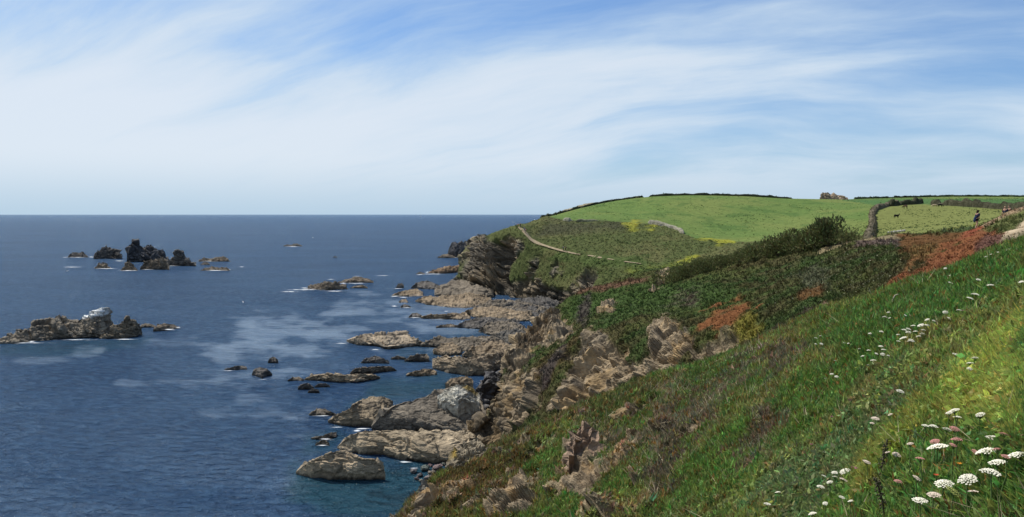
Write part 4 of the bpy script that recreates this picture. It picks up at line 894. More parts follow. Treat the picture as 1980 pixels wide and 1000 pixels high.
# rock outcrops on the near slope
OC = (.25, .185, .115)
for lab, top, base, Yb, col, cap in (
    ('pale rock with yellow lichen at the lower left edge of the slope', [(864,900),(874,876),(886,864),(896,852),(908,856),(920,850),(934,862),(944,878)], [(864,906),(900,906),(944,888)], 36.5, (.23,.19,.13), [([(866,890),(872,862),(888,858),(884,885)], (.36,.25,.06), 4)]),
    ('upright pale slab where the slope meets the sea', [(808,962),(814,938),(822,931),(830,942),(842,944),(850,958)], [(808,975),(850,972)], 34.6, (.34,.31,.25), None),
    ('grey ribbed rock at the bottom edge beside the water', [(745,1010),(775,985),(800,975),(825,965),(850,962)], [(745,1030),(800,1020),(850,985)], 33.6, (.22,.20,.165), None),
    ('brown rock with an orange cap in the lower middle of the slope', [(938,990),(950,965),(972,938),(990,930),(1006,925),(1022,918),(1036,924),(1042,960)], [(938,1010),(1000,1015),(1042,990)], 28.2, OC, [([(945,985),(965,940),(995,930),(990,942),(965,975)], (.36,.20,.06), 4)]),
    ('tall pinkish tan rock face in the middle of the near slope', [(1100,880),(1108,845),(1122,825),(1140,820),(1152,830),(1158,870),(1162,915)], [(1100,930),(1130,965),(1162,950)], 26.6, (.27,.185,.125), None),
    ('small round rock right of the tall tan rock face', [(1166,900),(1172,872),(1190,862),(1208,868),(1216,890)], [(1166,912),(1216,906)], 26.0, OC, None),
    ('dark rock half buried under dead stems on the near slope', [(1190,846),(1210,826),(1235,822),(1262,826),(1275,845)], [(1190,862),(1240,876),(1275,862)], 27.0, (.15,.125,.10), None),
    ('flat tan rock shelf above the dead stems', [(1258,838),(1276,826),(1300,822),(1318,830)], [(1258,846),(1318,844)], 25.0, (.24,.185,.125), None)):
    rock(lab, top, base, name='rock_outcrop', cat='rock outcrop', Yb=Yb, thick=3.0 if Yb < 30 else 1.2, col=col, cap=cap, amp=1.5, res=1.6, flat=(1, 1, 1.5), bed=rotm(.5, -.7, .2))
# boulders washed together below the near slope
def boulder(label, px, py, wpx, col, seed, group=None):
    y = S(px, py, 0.1); w = wpx/FPX*y[1]; bm = bmesh.new(); bmesh.ops.create_icosphere(bm, subdivisions=3, radius=.5)
    V = np.array([v.co for v in bm.verts]); n = V/np.linalg.norm(V, axis=1, keepdims=True)
    V = V*np.array((1, .8, .62))*(1+.30*facet(V*2.2+seed, seed)[:, None]*.7+.16*fbm(V*3+seed, 3, seed)[:, None])
    for v, c in zip(bm.verts, V*w): v.co = c
    me = bpy.data.meshes.new('boulder'); bm.to_mesh(me); bm.free()
    add_color(me, 'tint', np.zeros((len(V), 3))+np.array(col)); o = link('boulder', me, ROCK); o.location = (y[0], y[1], w*.14); o.rotation_euler = (0, 0, seed)
    return tag(o, label, 'boulder', group)
GB = 'boulders heaped at the waterline under the slope'
LB = 'grey boulder in the heap at the waterline below the great ledge'
rb_ = random.Random(4)
for i, (x, y, w) in enumerate([(800,912,16),(812,919,13),(822,908,20),(835,915,16),(846,906,22),(828,925,18),(858,912,15),(842,927,20),(868,903,17),(806,925,10),(856,898,12),(815,930,12),(832,900,10),(874,893,14)]):
    boulder(LB, x, y, w, (.16*rb_.uniform(.7, 1.3), .145*rb_.uniform(.8, 1.2), .12), i*3+1, GB)
# pale stones in a row behind the orange slope
LS = 'white stone in the short row at the near edge of the cattle field'
for i, x in enumerate([1718, 1723.5, 1729, 1733, 1737, 1741, 1745, 1748.5]):
    p = hit('head', x, 453.5-i*.5)
    bm = bmesh.new(); bmesh.ops.create_icosphere(bm, subdivisions=2, radius=.24+.05*(i % 3))
    for v in bm.verts: v.co += Vector((random.uniform(-.06, .06), random.uniform(-.06, .06), random.uniform(-.05, .05)))
    me = bpy.data.meshes.new('stone'); bm.to_mesh(me); bm.free(); add_color(me, 'tint', np.zeros((len(me.vertices), 3))+np.array((.42, .40, .34)))
    o = link('stone', me, WALLM); o.location = p+np.array((0, 0, .5)); tag(o, LS, 'stone', 'white stones in a row')

# ================================================================== TAMARISK HEDGE
def tube(pts, radii, n=6):
    q = np.array(pts, float); R = []
    for i, p in enumerate(q):
        t = q[min(i+1, len(q)-1)]-q[max(i-1, 0)]; t /= np.linalg.norm(t)+1e-9
        a = np.cross(t, (.3, .9, .2)); a /= np.linalg.norm(a); b = np.cross(t, a)
        R.append([p+radii[i]*(a*math.cos(k*2*math.pi/n)+b*math.sin(k*2*math.pi/n)) for k in range(n)])
    V = np.array(R).reshape(-1, 3); F = []
    for i in range(len(q)-1):
        for k in range(n): F.append((i*n+k, i*n+(k+1) % n, (i+1)*n+(k+1) % n, (i+1)*n+k))
    return V, F
def merge(parts):
    VV = []; FF = []; o = 0
    for V, F in parts: VV.append(V); FF += [tuple(i+o for i in f) for f in F]; o += len(V)
    return np.concatenate(VV), FF
def pymesh(name, V, F, mat=None, parent=None, tint=None, smooth_sh=True):
    me = bpy.data.meshes.new(name); me.from_pydata([tuple(v) for v in V], [], [tuple(int(i) for i in f) for f in F]); me.update()
    me.polygons.foreach_set('use_smooth', np.full(len(me.polygons), smooth_sh))
    if tint is not None:
        t = np.array(tint, float); add_color(me, 'tint', np.zeros((len(V), 3))+t if t.ndim == 1 else t)
    return link(name, me, mat, parent)
def shrub(label, px, py, top_px, wpx, key, seed, col, group, n=1500, Y=None, name='tamarisk_shrub', cat='shrub'):
    rng = np.random.default_rng(seed); g = hit(key, px, py) if Y is None else P(px, py, Y)
    g[2] = min(g[2], ground(key, g[0], g[1])) if Y is None else g[2]
    H = (py-top_px)/FPX*g[1]; W = wpx/FPX*g[1]*.5
    root = empty(name, tuple(g)); tag(root, label, cat, group)
    st = []; lobes = []
    for i in range(7):
        a = rng.uniform(0, 2*np.pi); r = rng.uniform(.2, .75)*W
        tip = np.array((r*np.cos(a), r*np.sin(a)*.7, H*rng.uniform(.55, .92)))
        st.append(tube([(0, 0, -.3), tip*np.array((.25, .25, .4)), tip], [.09*H/3, .06*H/3, .02*H/3], 5)); lobes.append((tip, rng.uniform(.35, .6)))
    V, F = merge(st); pymesh('stem', V, F, WOOD, root, (.09, .07, .05))
    for i in range(5):
        a = rng.uniform(0, 2*np.pi); lobes.append((np.array((W*.75*np.cos(a), W*.5*np.sin(a), H*rng.uniform(.18, .45))), rng.uniform(.4, .6)))
    # sprays: thin upswept blades crowding the outside of each lobe
    per = n//len(lobes); VV = []; FF = []; CC = []; o = 0
    for c, s in lobes:
        R = np.array((W*s*1.05, W*s*.8, H*.30*s/.45))
        u = rng.normal(size=(per, 3)); u /= np.linalg.norm(u, axis=1, keepdims=True); rad = rng.uniform(.35, 1, (per, 1))**.6
        b = c+u*R*rad; d = u*.55+np.array((-.12, 0, .75))+rng.normal(size=(per, 3))*.35; d /= np.linalg.norm(d, axis=1, keepdims=True)
        L = H*rng.uniform(.10, .22, (per, 1)); sd = np.cross(d, rng.normal(size=(per, 3))); sd /= np.linalg.norm(sd, axis=1, keepdims=True); w = L*.17
        tip = b+d*L; tip[:, 2] = np.maximum(tip[:, 2], -.1); md = b+d*L*.45
        Q = np.stack((b, md+sd*w, tip, md-sd*w), 1); VV.append(Q.reshape(-1, 3))
        idx = np.arange(per)[:, None]*4+o; FF.append(np.concatenate((idx+np.array((0, 1, 2)), idx+np.array((0, 2, 3))), 0)); o += per*4
        CC.append(np.repeat(np.array(col)*rng.uniform(.55, 1.5, (per, 1))*(1+rng.normal(size=(per, 3))*.1), 4, 0))
    V = np.concatenate(VV); F = np.concatenate(FF); me = fast_mesh('foliage', V, F.ravel(), np.full(len(F), 3)); add_color(me, 'tint', np.concatenate(CC).clip(.004, 1))
    link('foliage', me, LEAFDULL, root); return root
GT = 'tamarisk shrubs along the slope crest'
TAM = [(1302,542,520,60),(1328,536,512,62),(1354,530,505,60),(1380,523,500,62),(1406,516,493,60),(1430,510,487,60),(1456,505,478,62),(1480,500,472,62),(1504,495,465,60),(1528,490,456,62),(1552,486,448,64),(1576,482,438,66),(1602,477,428,74),(1634,470,446,54)]
TL = ['lowest tamarisk shrub at the left end of the hedge', 'second tamarisk shrub from the left end of the hedge', 'third tamarisk shrub from the left end of the hedge', 'fourth tamarisk shrub from the left end of the hedge', 'fifth tamarisk shrub from the left end of the hedge', 'sixth tamarisk shrub from the left end of the hedge', 'seventh tamarisk shrub from the left, near the hedge middle',
      'seventh tamarisk shrub from the right, near the hedge middle', 'sixth tamarisk shrub from the right end of the hedge', 'fifth tamarisk shrub from the right end of the hedge', 'fourth tamarisk shrub from the right end of the hedge', 'third tamarisk shrub from the right end, left of the tallest', 'tallest dark tamarisk shrub at the top of the hedge', 'small tamarisk shrub at the right end beyond the tallest']
for i, ((x, y, t, w), l) in enumerate(zip(TAM, TL)):
    shrub(l, x, y, t, w, 'mid', 400+i, (.120, .130, .048) if i != 12 else (.085, .098, .036), GT, 1700)

# ================================================================== FOAM
FOAMM, T = newmat('sea_foam'); g = T.n('ShaderNodeNewGeometry').outputs['Position']
nn = T.noise(T.mapping(g, scale=(.5, 1, 1)), .9, 6, .7); a = T.n('ShaderNodeAttribute'); a.attribute_name = 'edge'
b = principled(T, (.80, .83, .85), .8, .2); T.link(T.math('MULTIPLY', T.ramp(T.math('ADD', nn, T.math('MULTIPLY', a.outputs['Fac'], .42)), .62, 1.0), .75), b.inputs['Alpha'])
def foam(patches):
    VV = []; FF = []; E = []; o = 0
    for k, (px, py, hw, hh) in enumerate(patches):
        n = 40; rings = 5
        for j in range(rings+1):
            for i in range(n):
                an = 2*math.pi*i/n; r = j/rings*(1+.3*float(vnoise(np.array([math.cos(an)*1.5+k*7, math.sin(an)*1.5, k*3.1]))))
                p = S(px+hw*r*math.cos(an), py+hh*r*math.sin(an), .20+.02*(k % 5)); VV.append(p); E.append(1-j/rings)
        for j in range(rings):
            for i in range(n): FF.append((o+j*n+i, o+j*n+(i+1) % n, o+(j+1)*n+(i+1) % n, o+(j+1)*n+i))
        o += n*(rings+1)
    ob = pymesh('sea_foam', np.array(VV), FF, FOAMM); add_float(ob.data, 'edge', E); tag(ob, 'white foam breaking round the rocks', 'foam', None, 'stuff')
foam([(150,497.5,34,1.6),(125,497.5,12,1.2),(176,497,8,2),(140,516.5,28,1.3),(205,519.5,34,1.4),(250,523,30,2.2),(230,504.5,16,1.5),(285,521,16,1.5),(330,514,30,1.2),(415,523,34,1.7),(442,521,8,2),(400,505,40,1.2),(468,516,14,1),(340,506,30,1),
      (566,477,22,1.6),(556,475,8,1.2),(590,560,60,2.2),(560,564,30,1.5),(590,557,14,2.4),(650,563,40,1.6),(690,548,36,1.4),(640,540,14,1.1),(664,548,10,2),(740,533,26,1),(690,534,12,.8),
      (60,663,60,2),(150,657,60,1.5),(240,656,34,1.5),(345,633,10,3),(325,637,26,2.2),(60,661,12,3),(826,527,7,3),(838,530,40,1.2),(812,531,14,1.2),(765,573,18,2),(780,575,20,1.2),(762,592,12,2),(786,595,14,1.5),(860,592,6,1.5),(862,602,8,1.4),(806,614,26,1),(880,498,18,1.3),(630,849,22,3),(622,861,18,2),(690,833,14,3),(625,804,26,1.6),(850,617,30,1),(770,558,16,1),(660,664,20,1),(650,826,20,1.3),(700,829,20,1.5),(780,893,22,2),(800,905,14,2),(728,676,24,1.2),(440,717,24,1),(505,734,14,1)])
# ================================================================== PEOPLE AND CATTLE (skinned bodies)
MSKIN = mat_plain('skin', (.42, .25, .17), .6, .08, 30); 
def cmat(name, col): return mat_plain(name, col, .85, .12, 25, .1)
MATS = {k: cmat('cloth_'+k, v) for k, v in dict(navy=(.018,.022,.045), black=(.015,.015,.017), blue=(.05,.075,.14), white=(.7,.7,.68), red=(.35,.05,.05), brown=(.10,.06,.035), tan=(.35,.26,.16), pink=(.45,.2,.22), grey=(.2,.2,.2), lilac=(.35,.32,.5)).items()}
MHAIR = {k: cmat('hair_'+k, v) for k, v in dict(dark=(.02,.014,.01), fair=(.30,.21,.12), brown=(.07,.04,.025)).items()}
def skinned(name, verts, edges, rad, mat, parent=None, sub=2, root=0):
    me = bpy.data.meshes.new(name); me.from_pydata([tuple(v) for v in verts], edges, []); me.update()
    o = link(name, me, mat, parent); me.materials.clear(); me.materials.append(mat)
    m = o.modifiers.new('skin', 'SKIN'); m.use_smooth_shade = True
    for i, sv in enumerate(me.skin_vertices[0].data):
        r = rad[i]; sv.radius = r if isinstance(r, tuple) else (r, r); sv.use_root = (i == root)
    s = o.modifiers.new('sub', 'SUBSURF'); s.levels = sub; s.render_levels = sub
    return o
def person(label, loc, rz, h=1.7, top='navy', bottom='black', hair='dark', short=False, stride=.25, arm=(.15, .1), carry=None, long_hair=False, group=None, lean=0.):
    """standing or striding figure facing +X before the turn; one skinned body, clothes and hair as its parts"""
    r = empty('person', loc, rz); tag(r, label, 'person', group); k = h/1.7; r.scale = (k, k, k)
    def L(z): return lean*(z-.9)
    V = [(0,0,.95),(.01+L(1.15),0,1.15),(.01+L(1.38),0,1.38),(.02+L(1.5),0,1.5),(.05+L(1.6),0,1.6),(.05+L(1.7),0,1.68),
         (0,.09,.90),(stride*.45+.03,.10,.50),(stride*.5-.04,.10,.08),(stride*.5+.12,.11,.035),
         (0,-.09,.90),(-stride*.15+.03,-.10,.49),(-stride*.6-.05,-.10,.09),(-stride*.6+.10,-.11,.035),
         (L(1.4),.19,1.40),(arm[0]*.4-.03+L(1.2),.24,1.13),(arm[0]+.05,.22,.98+arm[0]*.6),(arm[0]+.12,.21,.95+arm[0]*.8),
         (L(1.4),-.19,1.40),(arm[1]*.4-.03+L(1.2),-.24,1.13),(arm[1]+.05,-.22,.98+arm[1]*.6),(arm[1]+.12,-.21,.95+arm[1]*.8)]
    E = [(0,1),(1,2),(2,3),(3,4),(4,5),(0,6),(6,7),(7,8),(8,9),(0,10),(10,11),(11,12),(12,13),(2,14),(14,15),(15,16),(16,17),(2,18),(18,19),(19,20),(20,21)]
    R = [(.14,.10),(.12,.09),(.15,.10),.055,(.085,.095),(.07,.08),.085,.058,.042,.035,.085,.058,.042,.035,.06,.044,.034,.032,.06,.044,.034,.032]
    skinned('body', V, E, R, MSKIN, r)
    sh = [0,1,2,14,15,18,19]; mp = {a: i for i, a in enumerate(sh)}
    skinned('top', [V[i] for i in sh], [(mp[a], mp[b]) for a, b in ((0,1),(1,2),(2,14),(14,15),(2,18),(18,19))], [(.165,.125),(.15,.115),(.175,.125),.08,.062,.08,.062], MATS[top], r)
    e1 = [np.array(V[7])*.45+np.array(V[6])*.55, np.array(V[11])*.45+np.array(V[10])*.55] if short else [np.array(V[8]), np.array(V[12])]
    W = [V[0], V[6], tuple(np.array(V[7])*.9+np.array(V[6])*.1) if not short else tuple((np.array(V[6])*.8+e1[0]*.2)), tuple(e1[0]), V[10], tuple(np.array(V[11])*.9+np.array(V[10])*.1) if not short else tuple((np.array(V[10])*.8+e1[1]*.2)), tuple(e1[1])]
    skinned('shorts' if short else 'trousers', W, [(0,1),(1,2),(2,3),(0,4),(4,5),(5,6)], [(.155,.12),.105,.095 if short else .078,.10 if short else .062,.105,.095 if short else .078,.10 if short else .062], MATS[bottom], r)
    hv = [(.02+L(1.62),0,1.64),(.035+L(1.7),0,1.70)]; hr = [(.10,.10),(.09,.085)]; he = [(0,1)]
    if long_hair: hv += [(-.03+L(1.55),0,1.55),(-.07+L(1.45),0,1.42)]; hr += [.075,.05]; he += [(0,2),(2,3)]
    skinned('hair', hv, he, hr, MHAIR[hair], r)
    # nose and eyes on the face side
    for s in (-1, 1):
        bm = bmesh.new(); bmesh.ops.create_icosphere(bm, subdivisions=1, radius=.012); me = bpy.data.meshes.new('eye'); bm.to_mesh(me); bm.free()
        o = link('eye', me, MATS['black'], r); o.location = (.135+L(1.62), .032*s, 1.615)
    return r
# the walker on the crest above the red slope
pw = hit('mid', 1888, 437); pw[2] = ground('mid', pw[0], pw[1])
w = person('woman in dark top and shorts with bare legs walking on the red crest', tuple(pw), math.radians(15), 1.72, 'navy', 'black', 'dark', True, .3, (.30, .05), None, True, lean=.12)
bag = skinned('jacket', [(-.20,-.05,1.20),(-.26,-.06,1.0),(-.30,-.06,.78),(-.30,-.05,.62)], [(0,1),(1,2),(2,3)], [(.07,.12),(.09,.15),(.09,.15),(.05,.10)], MATS['blue'])
bag.location = pw; bag.rotation_euler = (0, 0, math.radians(15)); tag(bag, 'blue jacket hanging behind the walking woman in dark clothes', 'jacket')
def behind(px, head_py, hgt, ys):
    best = None
    for Y in ys:
        x = (px-990)/FPX*Y*1.0; z = ground('mid', x, Y); _, py, _ = proj(np.array((x, Y, z+hgt)))
        e = abs(py-head_py)
        if best is None or e < best[0]: best = (e, (x, Y, z))
    return best[1]
person('fair haired walker in navy top and white trousers half hidden by the bank', behind(1942, 400, 1.68, np.arange(72.2, 76, .1)), math.radians(200), 1.68, 'navy', 'white', 'fair', False, .1, (.1, .1))
person('walker in brown jacket beside the fair haired one behind the bank', behind(1952, 398, 1.72, np.arange(71.2, 76, .1)), math.radians(180), 1.72, 'brown', 'black', 'brown', False, .1, (.25, .2), lean=.15)
def onpath(px, py): 
    p = hit('head', px, py); p[2] += .2; return tuple(p)
for lab, x, y, t, b, h in (
    ('tiny walker in white at the very top of the headland path', 997.5, 441, 'white', 'navy', 1.75),
    ('tiny walker in red at the top of the headland path', 1001.5, 441.5, 'red', 'black', 1.6),
    ('tiny walker in black right of the others at the path top', 1006, 441.5, 'black', 'navy', 1.7),
    ('tiny walker in lilac coming down the headland path', 1014, 449, 'lilac', 'grey', 1.7),
    ('tiny walker in pink just below the one in lilac', 1016.5, 451.5, 'pink', 'navy', 1.6),
    ('tiny walker in grey at left of the pair low on the path', 1089, 486.5, 'grey', 'navy', 1.7),
    ('tiny walker in black at right of the pair low on the path', 1093.5, 487.5, 'black', 'black', 1.75)):
    person(lab, onpath(x, y), random.uniform(-1, 1), h, t, b, 'dark', False, .25, (.1, .1), group='walkers on the headland path')
MCOW = {k: cmat('hide_'+k, v) for k, v in dict(black=(.014,.013,.013), tan=(.46,.36,.22), brown=(.07,.045,.03), white=(.6,.57,.5)).items()}
def cow(label, loc, rz, col, graze=True, s=1.):
    r = empty('cow', loc, rz); tag(r, label, 'cow', 'cattle in the fields'); r.scale = (s, s, s)
    hz, hx = (.35, 1.65) if graze else (1.45, 1.55)
    V = [(-.85,0,1.12),(-.3,0,1.05),(.35,0,1.05),(.8,0,1.12),(1.15,0,.95 if graze else 1.32),(hx-.1,0,hz+.22),(hx+.12,0,hz),
         (-.78,.2,.85),(-.68,.2,.62),(-.82,.2,.36),(-.78,.2,.04),(-.78,-.2,.85),(-.60,-.2,.62),(-.74,-.2,.36),(-.70,-.2,.04),
         (.68,.2,.75),(.66,.2,.42),(.68,.2,.04),(.62,-.2,.75),(.74,-.2,.42),(.72,-.2,.04),(-1.05,0,1.15),(-1.12,0,.75),(-1.1,0,.5)]
    E = [(0,1),(1,2),(2,3),(3,4),(4,5),(5,6),(0,7),(7,8),(8,9),(9,10),(0,11),(11,12),(12,13),(13,14),(3,15),(15,16),(16,17),(3,18),(18,19),(19,20),(0,21),(21,22),(22,23)]
    R = [(.30,.27),(.36,.34),(.37,.36),(.30,.27),.17,.14,.085,.17,.11,.065,.055,.17,.11,.065,.055,.13,.075,.055,.13,.075,.055,.035,.025,.04]
    skinned('body', V, E, R, MCOW[col], r, 2, 1)
    for sd in (-1, 1): skinned('ear', [(hx-.14,.10*sd,hz+.30),(hx-.2,.26*sd,hz+.30)], [(0,1)], [.04,.05], MCOW[col], r, 1)
    return r
for lab, x, y, rz, c, g in (('black cow with a pale rump standing in the cattle field', 1733, 422.5, .3, 'black', False), ('dark brown calf alone near the top of the cattle field', 1750.5, 403, 1.9, 'brown', True),
    ('tan cow grazing beside a black one in the cattle field', 1807.5, 401.5, 3.3, 'tan', True), ('black cow grazing right of the tan one', 1818, 401, .2, 'black', True), ('white cow at the far hedge above the cattle field', 1774, 390, .2, 'white', True),
    ('left black cow in the farthest green field', 1732, 382.8, .1, 'black', True), ('black cow second from left in the farthest field', 1738, 383.5, .4, 'black', True), ('black cow at right in the farthest green field', 1750, 383, 3.2, 'black', True)):
    p = hit('head', x, y); p[2] = max(p[2], ground('head', p[0], p[1])) if abs(p[2]-ground('head', p[0], p[1])) < 1.5 else p[2]; cow(lab, tuple(p), rz, c, g)

# ================================================================== WILD CARROT AND OTHER FLOWERS
MUMB = {k: mat_plain('umbel_'+k, v, .8, .10, 60, .1) for k, v in dict(white=(.74,.70,.57), pink=(.50,.24,.21), cream=(.66,.54,.44), green=(.25,.27,.08), magenta=(.50,.07,.30), orange=(.65,.26,.03), red=(.55,.07,.04)).items()}
MSTEM = mat_plain('stem_green', (.10, .15, .045), .7, .2, 20)
def umbel_mesh(kind, seed, nfl=54):
    rng = np.random.default_rng(seed); V = []; F = []
    for i in range(nfl):
        r = math.sqrt((i+.5)/nfl)*.5; a = i*2.39996; r *= 1+rng.uniform(-.06, .06)
        z = .17*(1-(r/.5)**2)+rng.uniform(-.012, .012); s = .072*rng.uniform(.8, 1.2); k = len(V); c = (r*math.cos(a), r*math.sin(a), z)
        V += [(c[0]+s*math.cos(j*math.pi/3+a), c[1]+s*math.sin(j*math.pi/3+a), c[2]-.02+rng.uniform(-.012, .012)) for j in range(6)]+[(c[0], c[1], c[2]+.025), (c[0]*.9, c[1]*.9, c[2]-.055)]
        for j in range(6): F += [(k+j, k+(j+1) % 6, k+6), (k+(j+1) % 6, k+j, k+7)]
    me = bpy.data.meshes.new('umbel'); me.from_pydata(V, [], F); me.update(); me.materials.append(MUMB[kind]); return me
def stem_mesh(L, seed):
    rng = random.Random(seed); b = (rng.uniform(-.12, .12)*L, rng.uniform(-.12, .12)*L)
    return [(0, 0, -.05), (b[0]*.5, b[1]*.5, L*.5), (b[0], b[1], L)], b
UM = {k: [umbel_mesh(k, 11+i) for i in range(3)] for k in ('white', 'pink', 'cream', 'green')}
def place_above(px, py, h):
    lo = 1.6
    for Y in np.geomspace(lo, 48, 140):
        p = P(px, py, Y)
        if p[2]-ground('near', p[0], p[1]) < h: return p
    return None
NF = 0
def carrot(px, py, wpx, kind, label, group):
    global NF
    NF += 1; rng = random.Random(NF*13)
    p = place_above(px, py, rng.uniform(.16, .26))
    if p is None: return
    w = min(.125, max(.035, wpx/FPX*p[1])); gz = ground('near', p[0], p[1]); L = max(.08, p[2]-gz)
    r = empty('wild_carrot', (p[0], p[1], gz), rng.uniform(0, 6)); tag(r, label, 'flower', group)
    pts, b = stem_mesh(L, NF)
    rays = [tube([(b[0], b[1], L*.90), (b[0]+w*.36*math.cos(a), b[1]+w*.36*math.sin(a), L+w*.02)], [.0022, .0012], 3) for a in np.linspace(0, 6.28, 8)[:-1]]
    V, F = merge([tube(pts, [.004, .0032, .0026], 5)]+rays); pymesh('stem', V, F, MSTEM, r)
    u = link('umbel', UM[kind][NF % 3], None, r); u.location = (b[0], b[1], L); u.scale = (w, w, w*rng.uniform(.8, 1.25)); u.rotation_euler = (rng.uniform(-.45, .25), rng.uniform(-.4, .4), rng.uniform(0, 6))
BIG = [(1830,799,14,'white','left white umbel of the four above the pink ones'),(1856,796,19,'white','largest white umbel of the four above the pink ones'),(1848,806,15,'white','lowest white umbel of the four above the pink ones'),(1892,799,17,'white','white umbel standing apart at the right of the upper four'),
 (1793,824,14,'white','left white umbel in the row level with a pink one'),(1808,827,17,'white','middle white umbel in the row level with a pink one'),(1827,830,17,'white','right white umbel in the row beside the pink one'),(1846,832,19,'pink','dusky pink umbel at the right end of the row of whites'),
 (1806,853,18,'pink','pink umbel just above the tilted white double umbel'),(1850,851,21,'pink','wide pink umbel with a smaller pink one under it'),(1843,861,14,'pink','small pink umbel under the wide pink one'),(1812,865,37,'white','tilted white double umbel below the pink one'),
 (1919,850,34,'white','tall domed white umbel topmost of the big ones at right'),(1911,873,41,'white','widest white umbel below the tall domed one at right'),(1950,877,34,'white','big white umbel with a pink one under it near the right edge'),(1948,884,13,'pink','pink umbel under the big white one near the right edge'),
 (1934,896,33,'white','slanting white umbel third down at the right'),(1921,917,38,'white','drooping white umbel lowest of the right column'),(1871,929,34,'white','domed white umbel in the middle of the bottom right corner'),(1818,935,34,'white','high domed white umbel left of the green one'),
 (1800,957,25,'cream','pinkish cream umbel below the high domed one'),(1781,972,28,'white','lowest white umbel near the bottom edge'),(1871,947,19,'cream','flat pale pink umbel under the domed white one'),(1837,948,33,'green','flat green unripe umbel at the bottom right'),
 (1788,888,17,'pink','pink umbel below the tilted double umbel'),(1735,932,15,'pink','pale pink umbel alone left of the bottom group'),(1772,923,17,'cream','flat cream umbel above the pale pink one'),(1740,756,15,'white','single white umbel alone in the middle of the green slope'),(1847,687,15,'white','single white umbel left of the golden foliage')]
for x, y, w, k, l in BIG: carrot(x, y, w, k, l, 'large wild carrot flowers at the lower right')
CL = [('white umbel in the dense cluster high on the flowery slope', 'dense cluster of wild carrot', 'white', [(1791,618,9),(1803,621,9),(1767,630,9),(1781,629,12),(1793,629,10),(1746,638,10),(1757,636,10),(1787,639,9),(1784,646,10),(1776,651,9),(1765,659,12),(1748,654,14),(1737,648,8),(1758,643,10),(1769,641,9),(1737,660,7),(1756,660,8)]),
 ('white umbel in the loose group just left of and below the dense cluster', 'loose group of wild carrot', 'white', [(1684,645,8),(1703,641,8),(1661,674,5),(1681,678,8),(1702,670,9),(1709,676,9),(1692,684,7),(1669,688,7),(1711,685,9),(1722,688,6),(1687,698,13),(1679,706,5)]),
 ('small white umbel among the leftmost ones far down the slope', 'leftmost small wild carrot', 'white', [(1576,654,6),(1587,650,6),(1588,665,7),(1575,665,5),(1632,664,8),(1640,664,5),(1609,693,5),(1616,697,5),(1609,724,8),(1615,728,8),(1595,733,6)]),
 ('white umbel near the crest of the flowery slope at upper right', 'wild carrot near the crest', 'white', [(1889,570,14),(1877,577,12),(1830,604,10),(1853,600,9),(1836,616,11),(1718,604,6),(1708,613,9),(1718,615,5),(1749,610,6),(1838,537,8),(1837,547,9),(1892,541,9),(1912,552,13),(1974,545,10),(1950,483,8),(1829,519,6),(1908,497,6),(1918,492,5),(1930,488,5)]),
 ('white umbel at the left edge of the golden foliage', 'wild carrot by the golden foliage', 'white', [(1880,692,13),(1873,702,14),(1876,712,11)]),
 ('white umbel in the group at the bottom left of the golden foliage', 'wild carrot at the bottom centre right', 'white', [(1633,911,20),(1609,914,12),(1593,922,11),(1608,933,12),(1587,943,15),(1632,962,12),(1646,968,10),(1599,973,10),(1557,931,6),(1616,921,9)]),
 ('white umbel at the bottom edge furthest left of the flowers', 'wild carrot at the bottom left', 'white', [(1507,953,11),(1485,976,14),(1565,993,16)]),
 ('small pale umbel half sunk in the golden foliage', 'pale umbels in the golden foliage', 'cream', [(1760,860,12),(1720,876,11),(1735,880,17),(1682,893,15),(1722,802,9),(1690,818,9),(1695,809,15),(1633,928,16)]),
 ('small pink seed umbel at the right edge of the picture', 'pink umbels at the right edge', 'pink', [(1949,839,13),(1975,843,12),(1936,869,12),(1890,873,10)])]
for lab, g, k, pts in CL:
    for x, y, w in pts: carrot(x, y, w, k, lab, g)
def blossom(px, py, wpx, kind, label, group):
    global NF
    NF += 1; p = place_above(px, py, .12)
    if p is None: return
    gz = ground('near', p[0], p[1]); L = max(.05, p[2]-gz); w = min(.09, max(.03, wpx/FPX*p[1])); r = empty('fig_flower', (p[0], p[1], gz)); tag(r, label, 'flower', group)
    V, F = tube([(0, 0, -.03), (0, 0, L)], [.004, .003], 5); pymesh('stem', V, F, MSTEM, r)
    V = []; F = []
    for i in range(18):
        a = i*2*math.pi/18; k = len(V); c, s = math.cos(a), math.sin(a)
        V += [(0, 0, 0), (w*.3*c-w*.04*s, w*.3*s+w*.04*c, w*.16), (w*.52*c, w*.52*s, w*.2+w*.08*(i % 3)), (w*.3*c+w*.04*s, w*.3*s-w*.04*c, w*.16)]; F.append((k, k+1, k+2, k+3))
    o = pymesh('petals', V, F, MUMB[kind], r); o.location = (0, 0, L)
for x, y, w in [(1772,710,5),(1689,744,5),(1862,601,5),(1581,842,5),(1563,845,5),(1569,860,7),(1558,790,5),(1556,895,5),(1608,806,4),(1503,857,4),(1680,752,4)]: blossom(x, y, w, 'magenta', 'tiny pink fig flower dotted on the green slope', 'tiny pink flowers')
for x, y, w, k, l in [(1652,907,14,'magenta','bright magenta flower by the white umbels at bottom centre right'),(1869,744,9,'magenta','lower magenta flower in the golden foliage'),(1867,737,9,'magenta','upper magenta flower in the golden foliage'),(1855,898,9,'orange','single orange flower in the lower right grass'),(1810,920,8,'red','small red flower left of the domed white umbel')]: blossom(x, y, w, k, l, 'bright flowers')

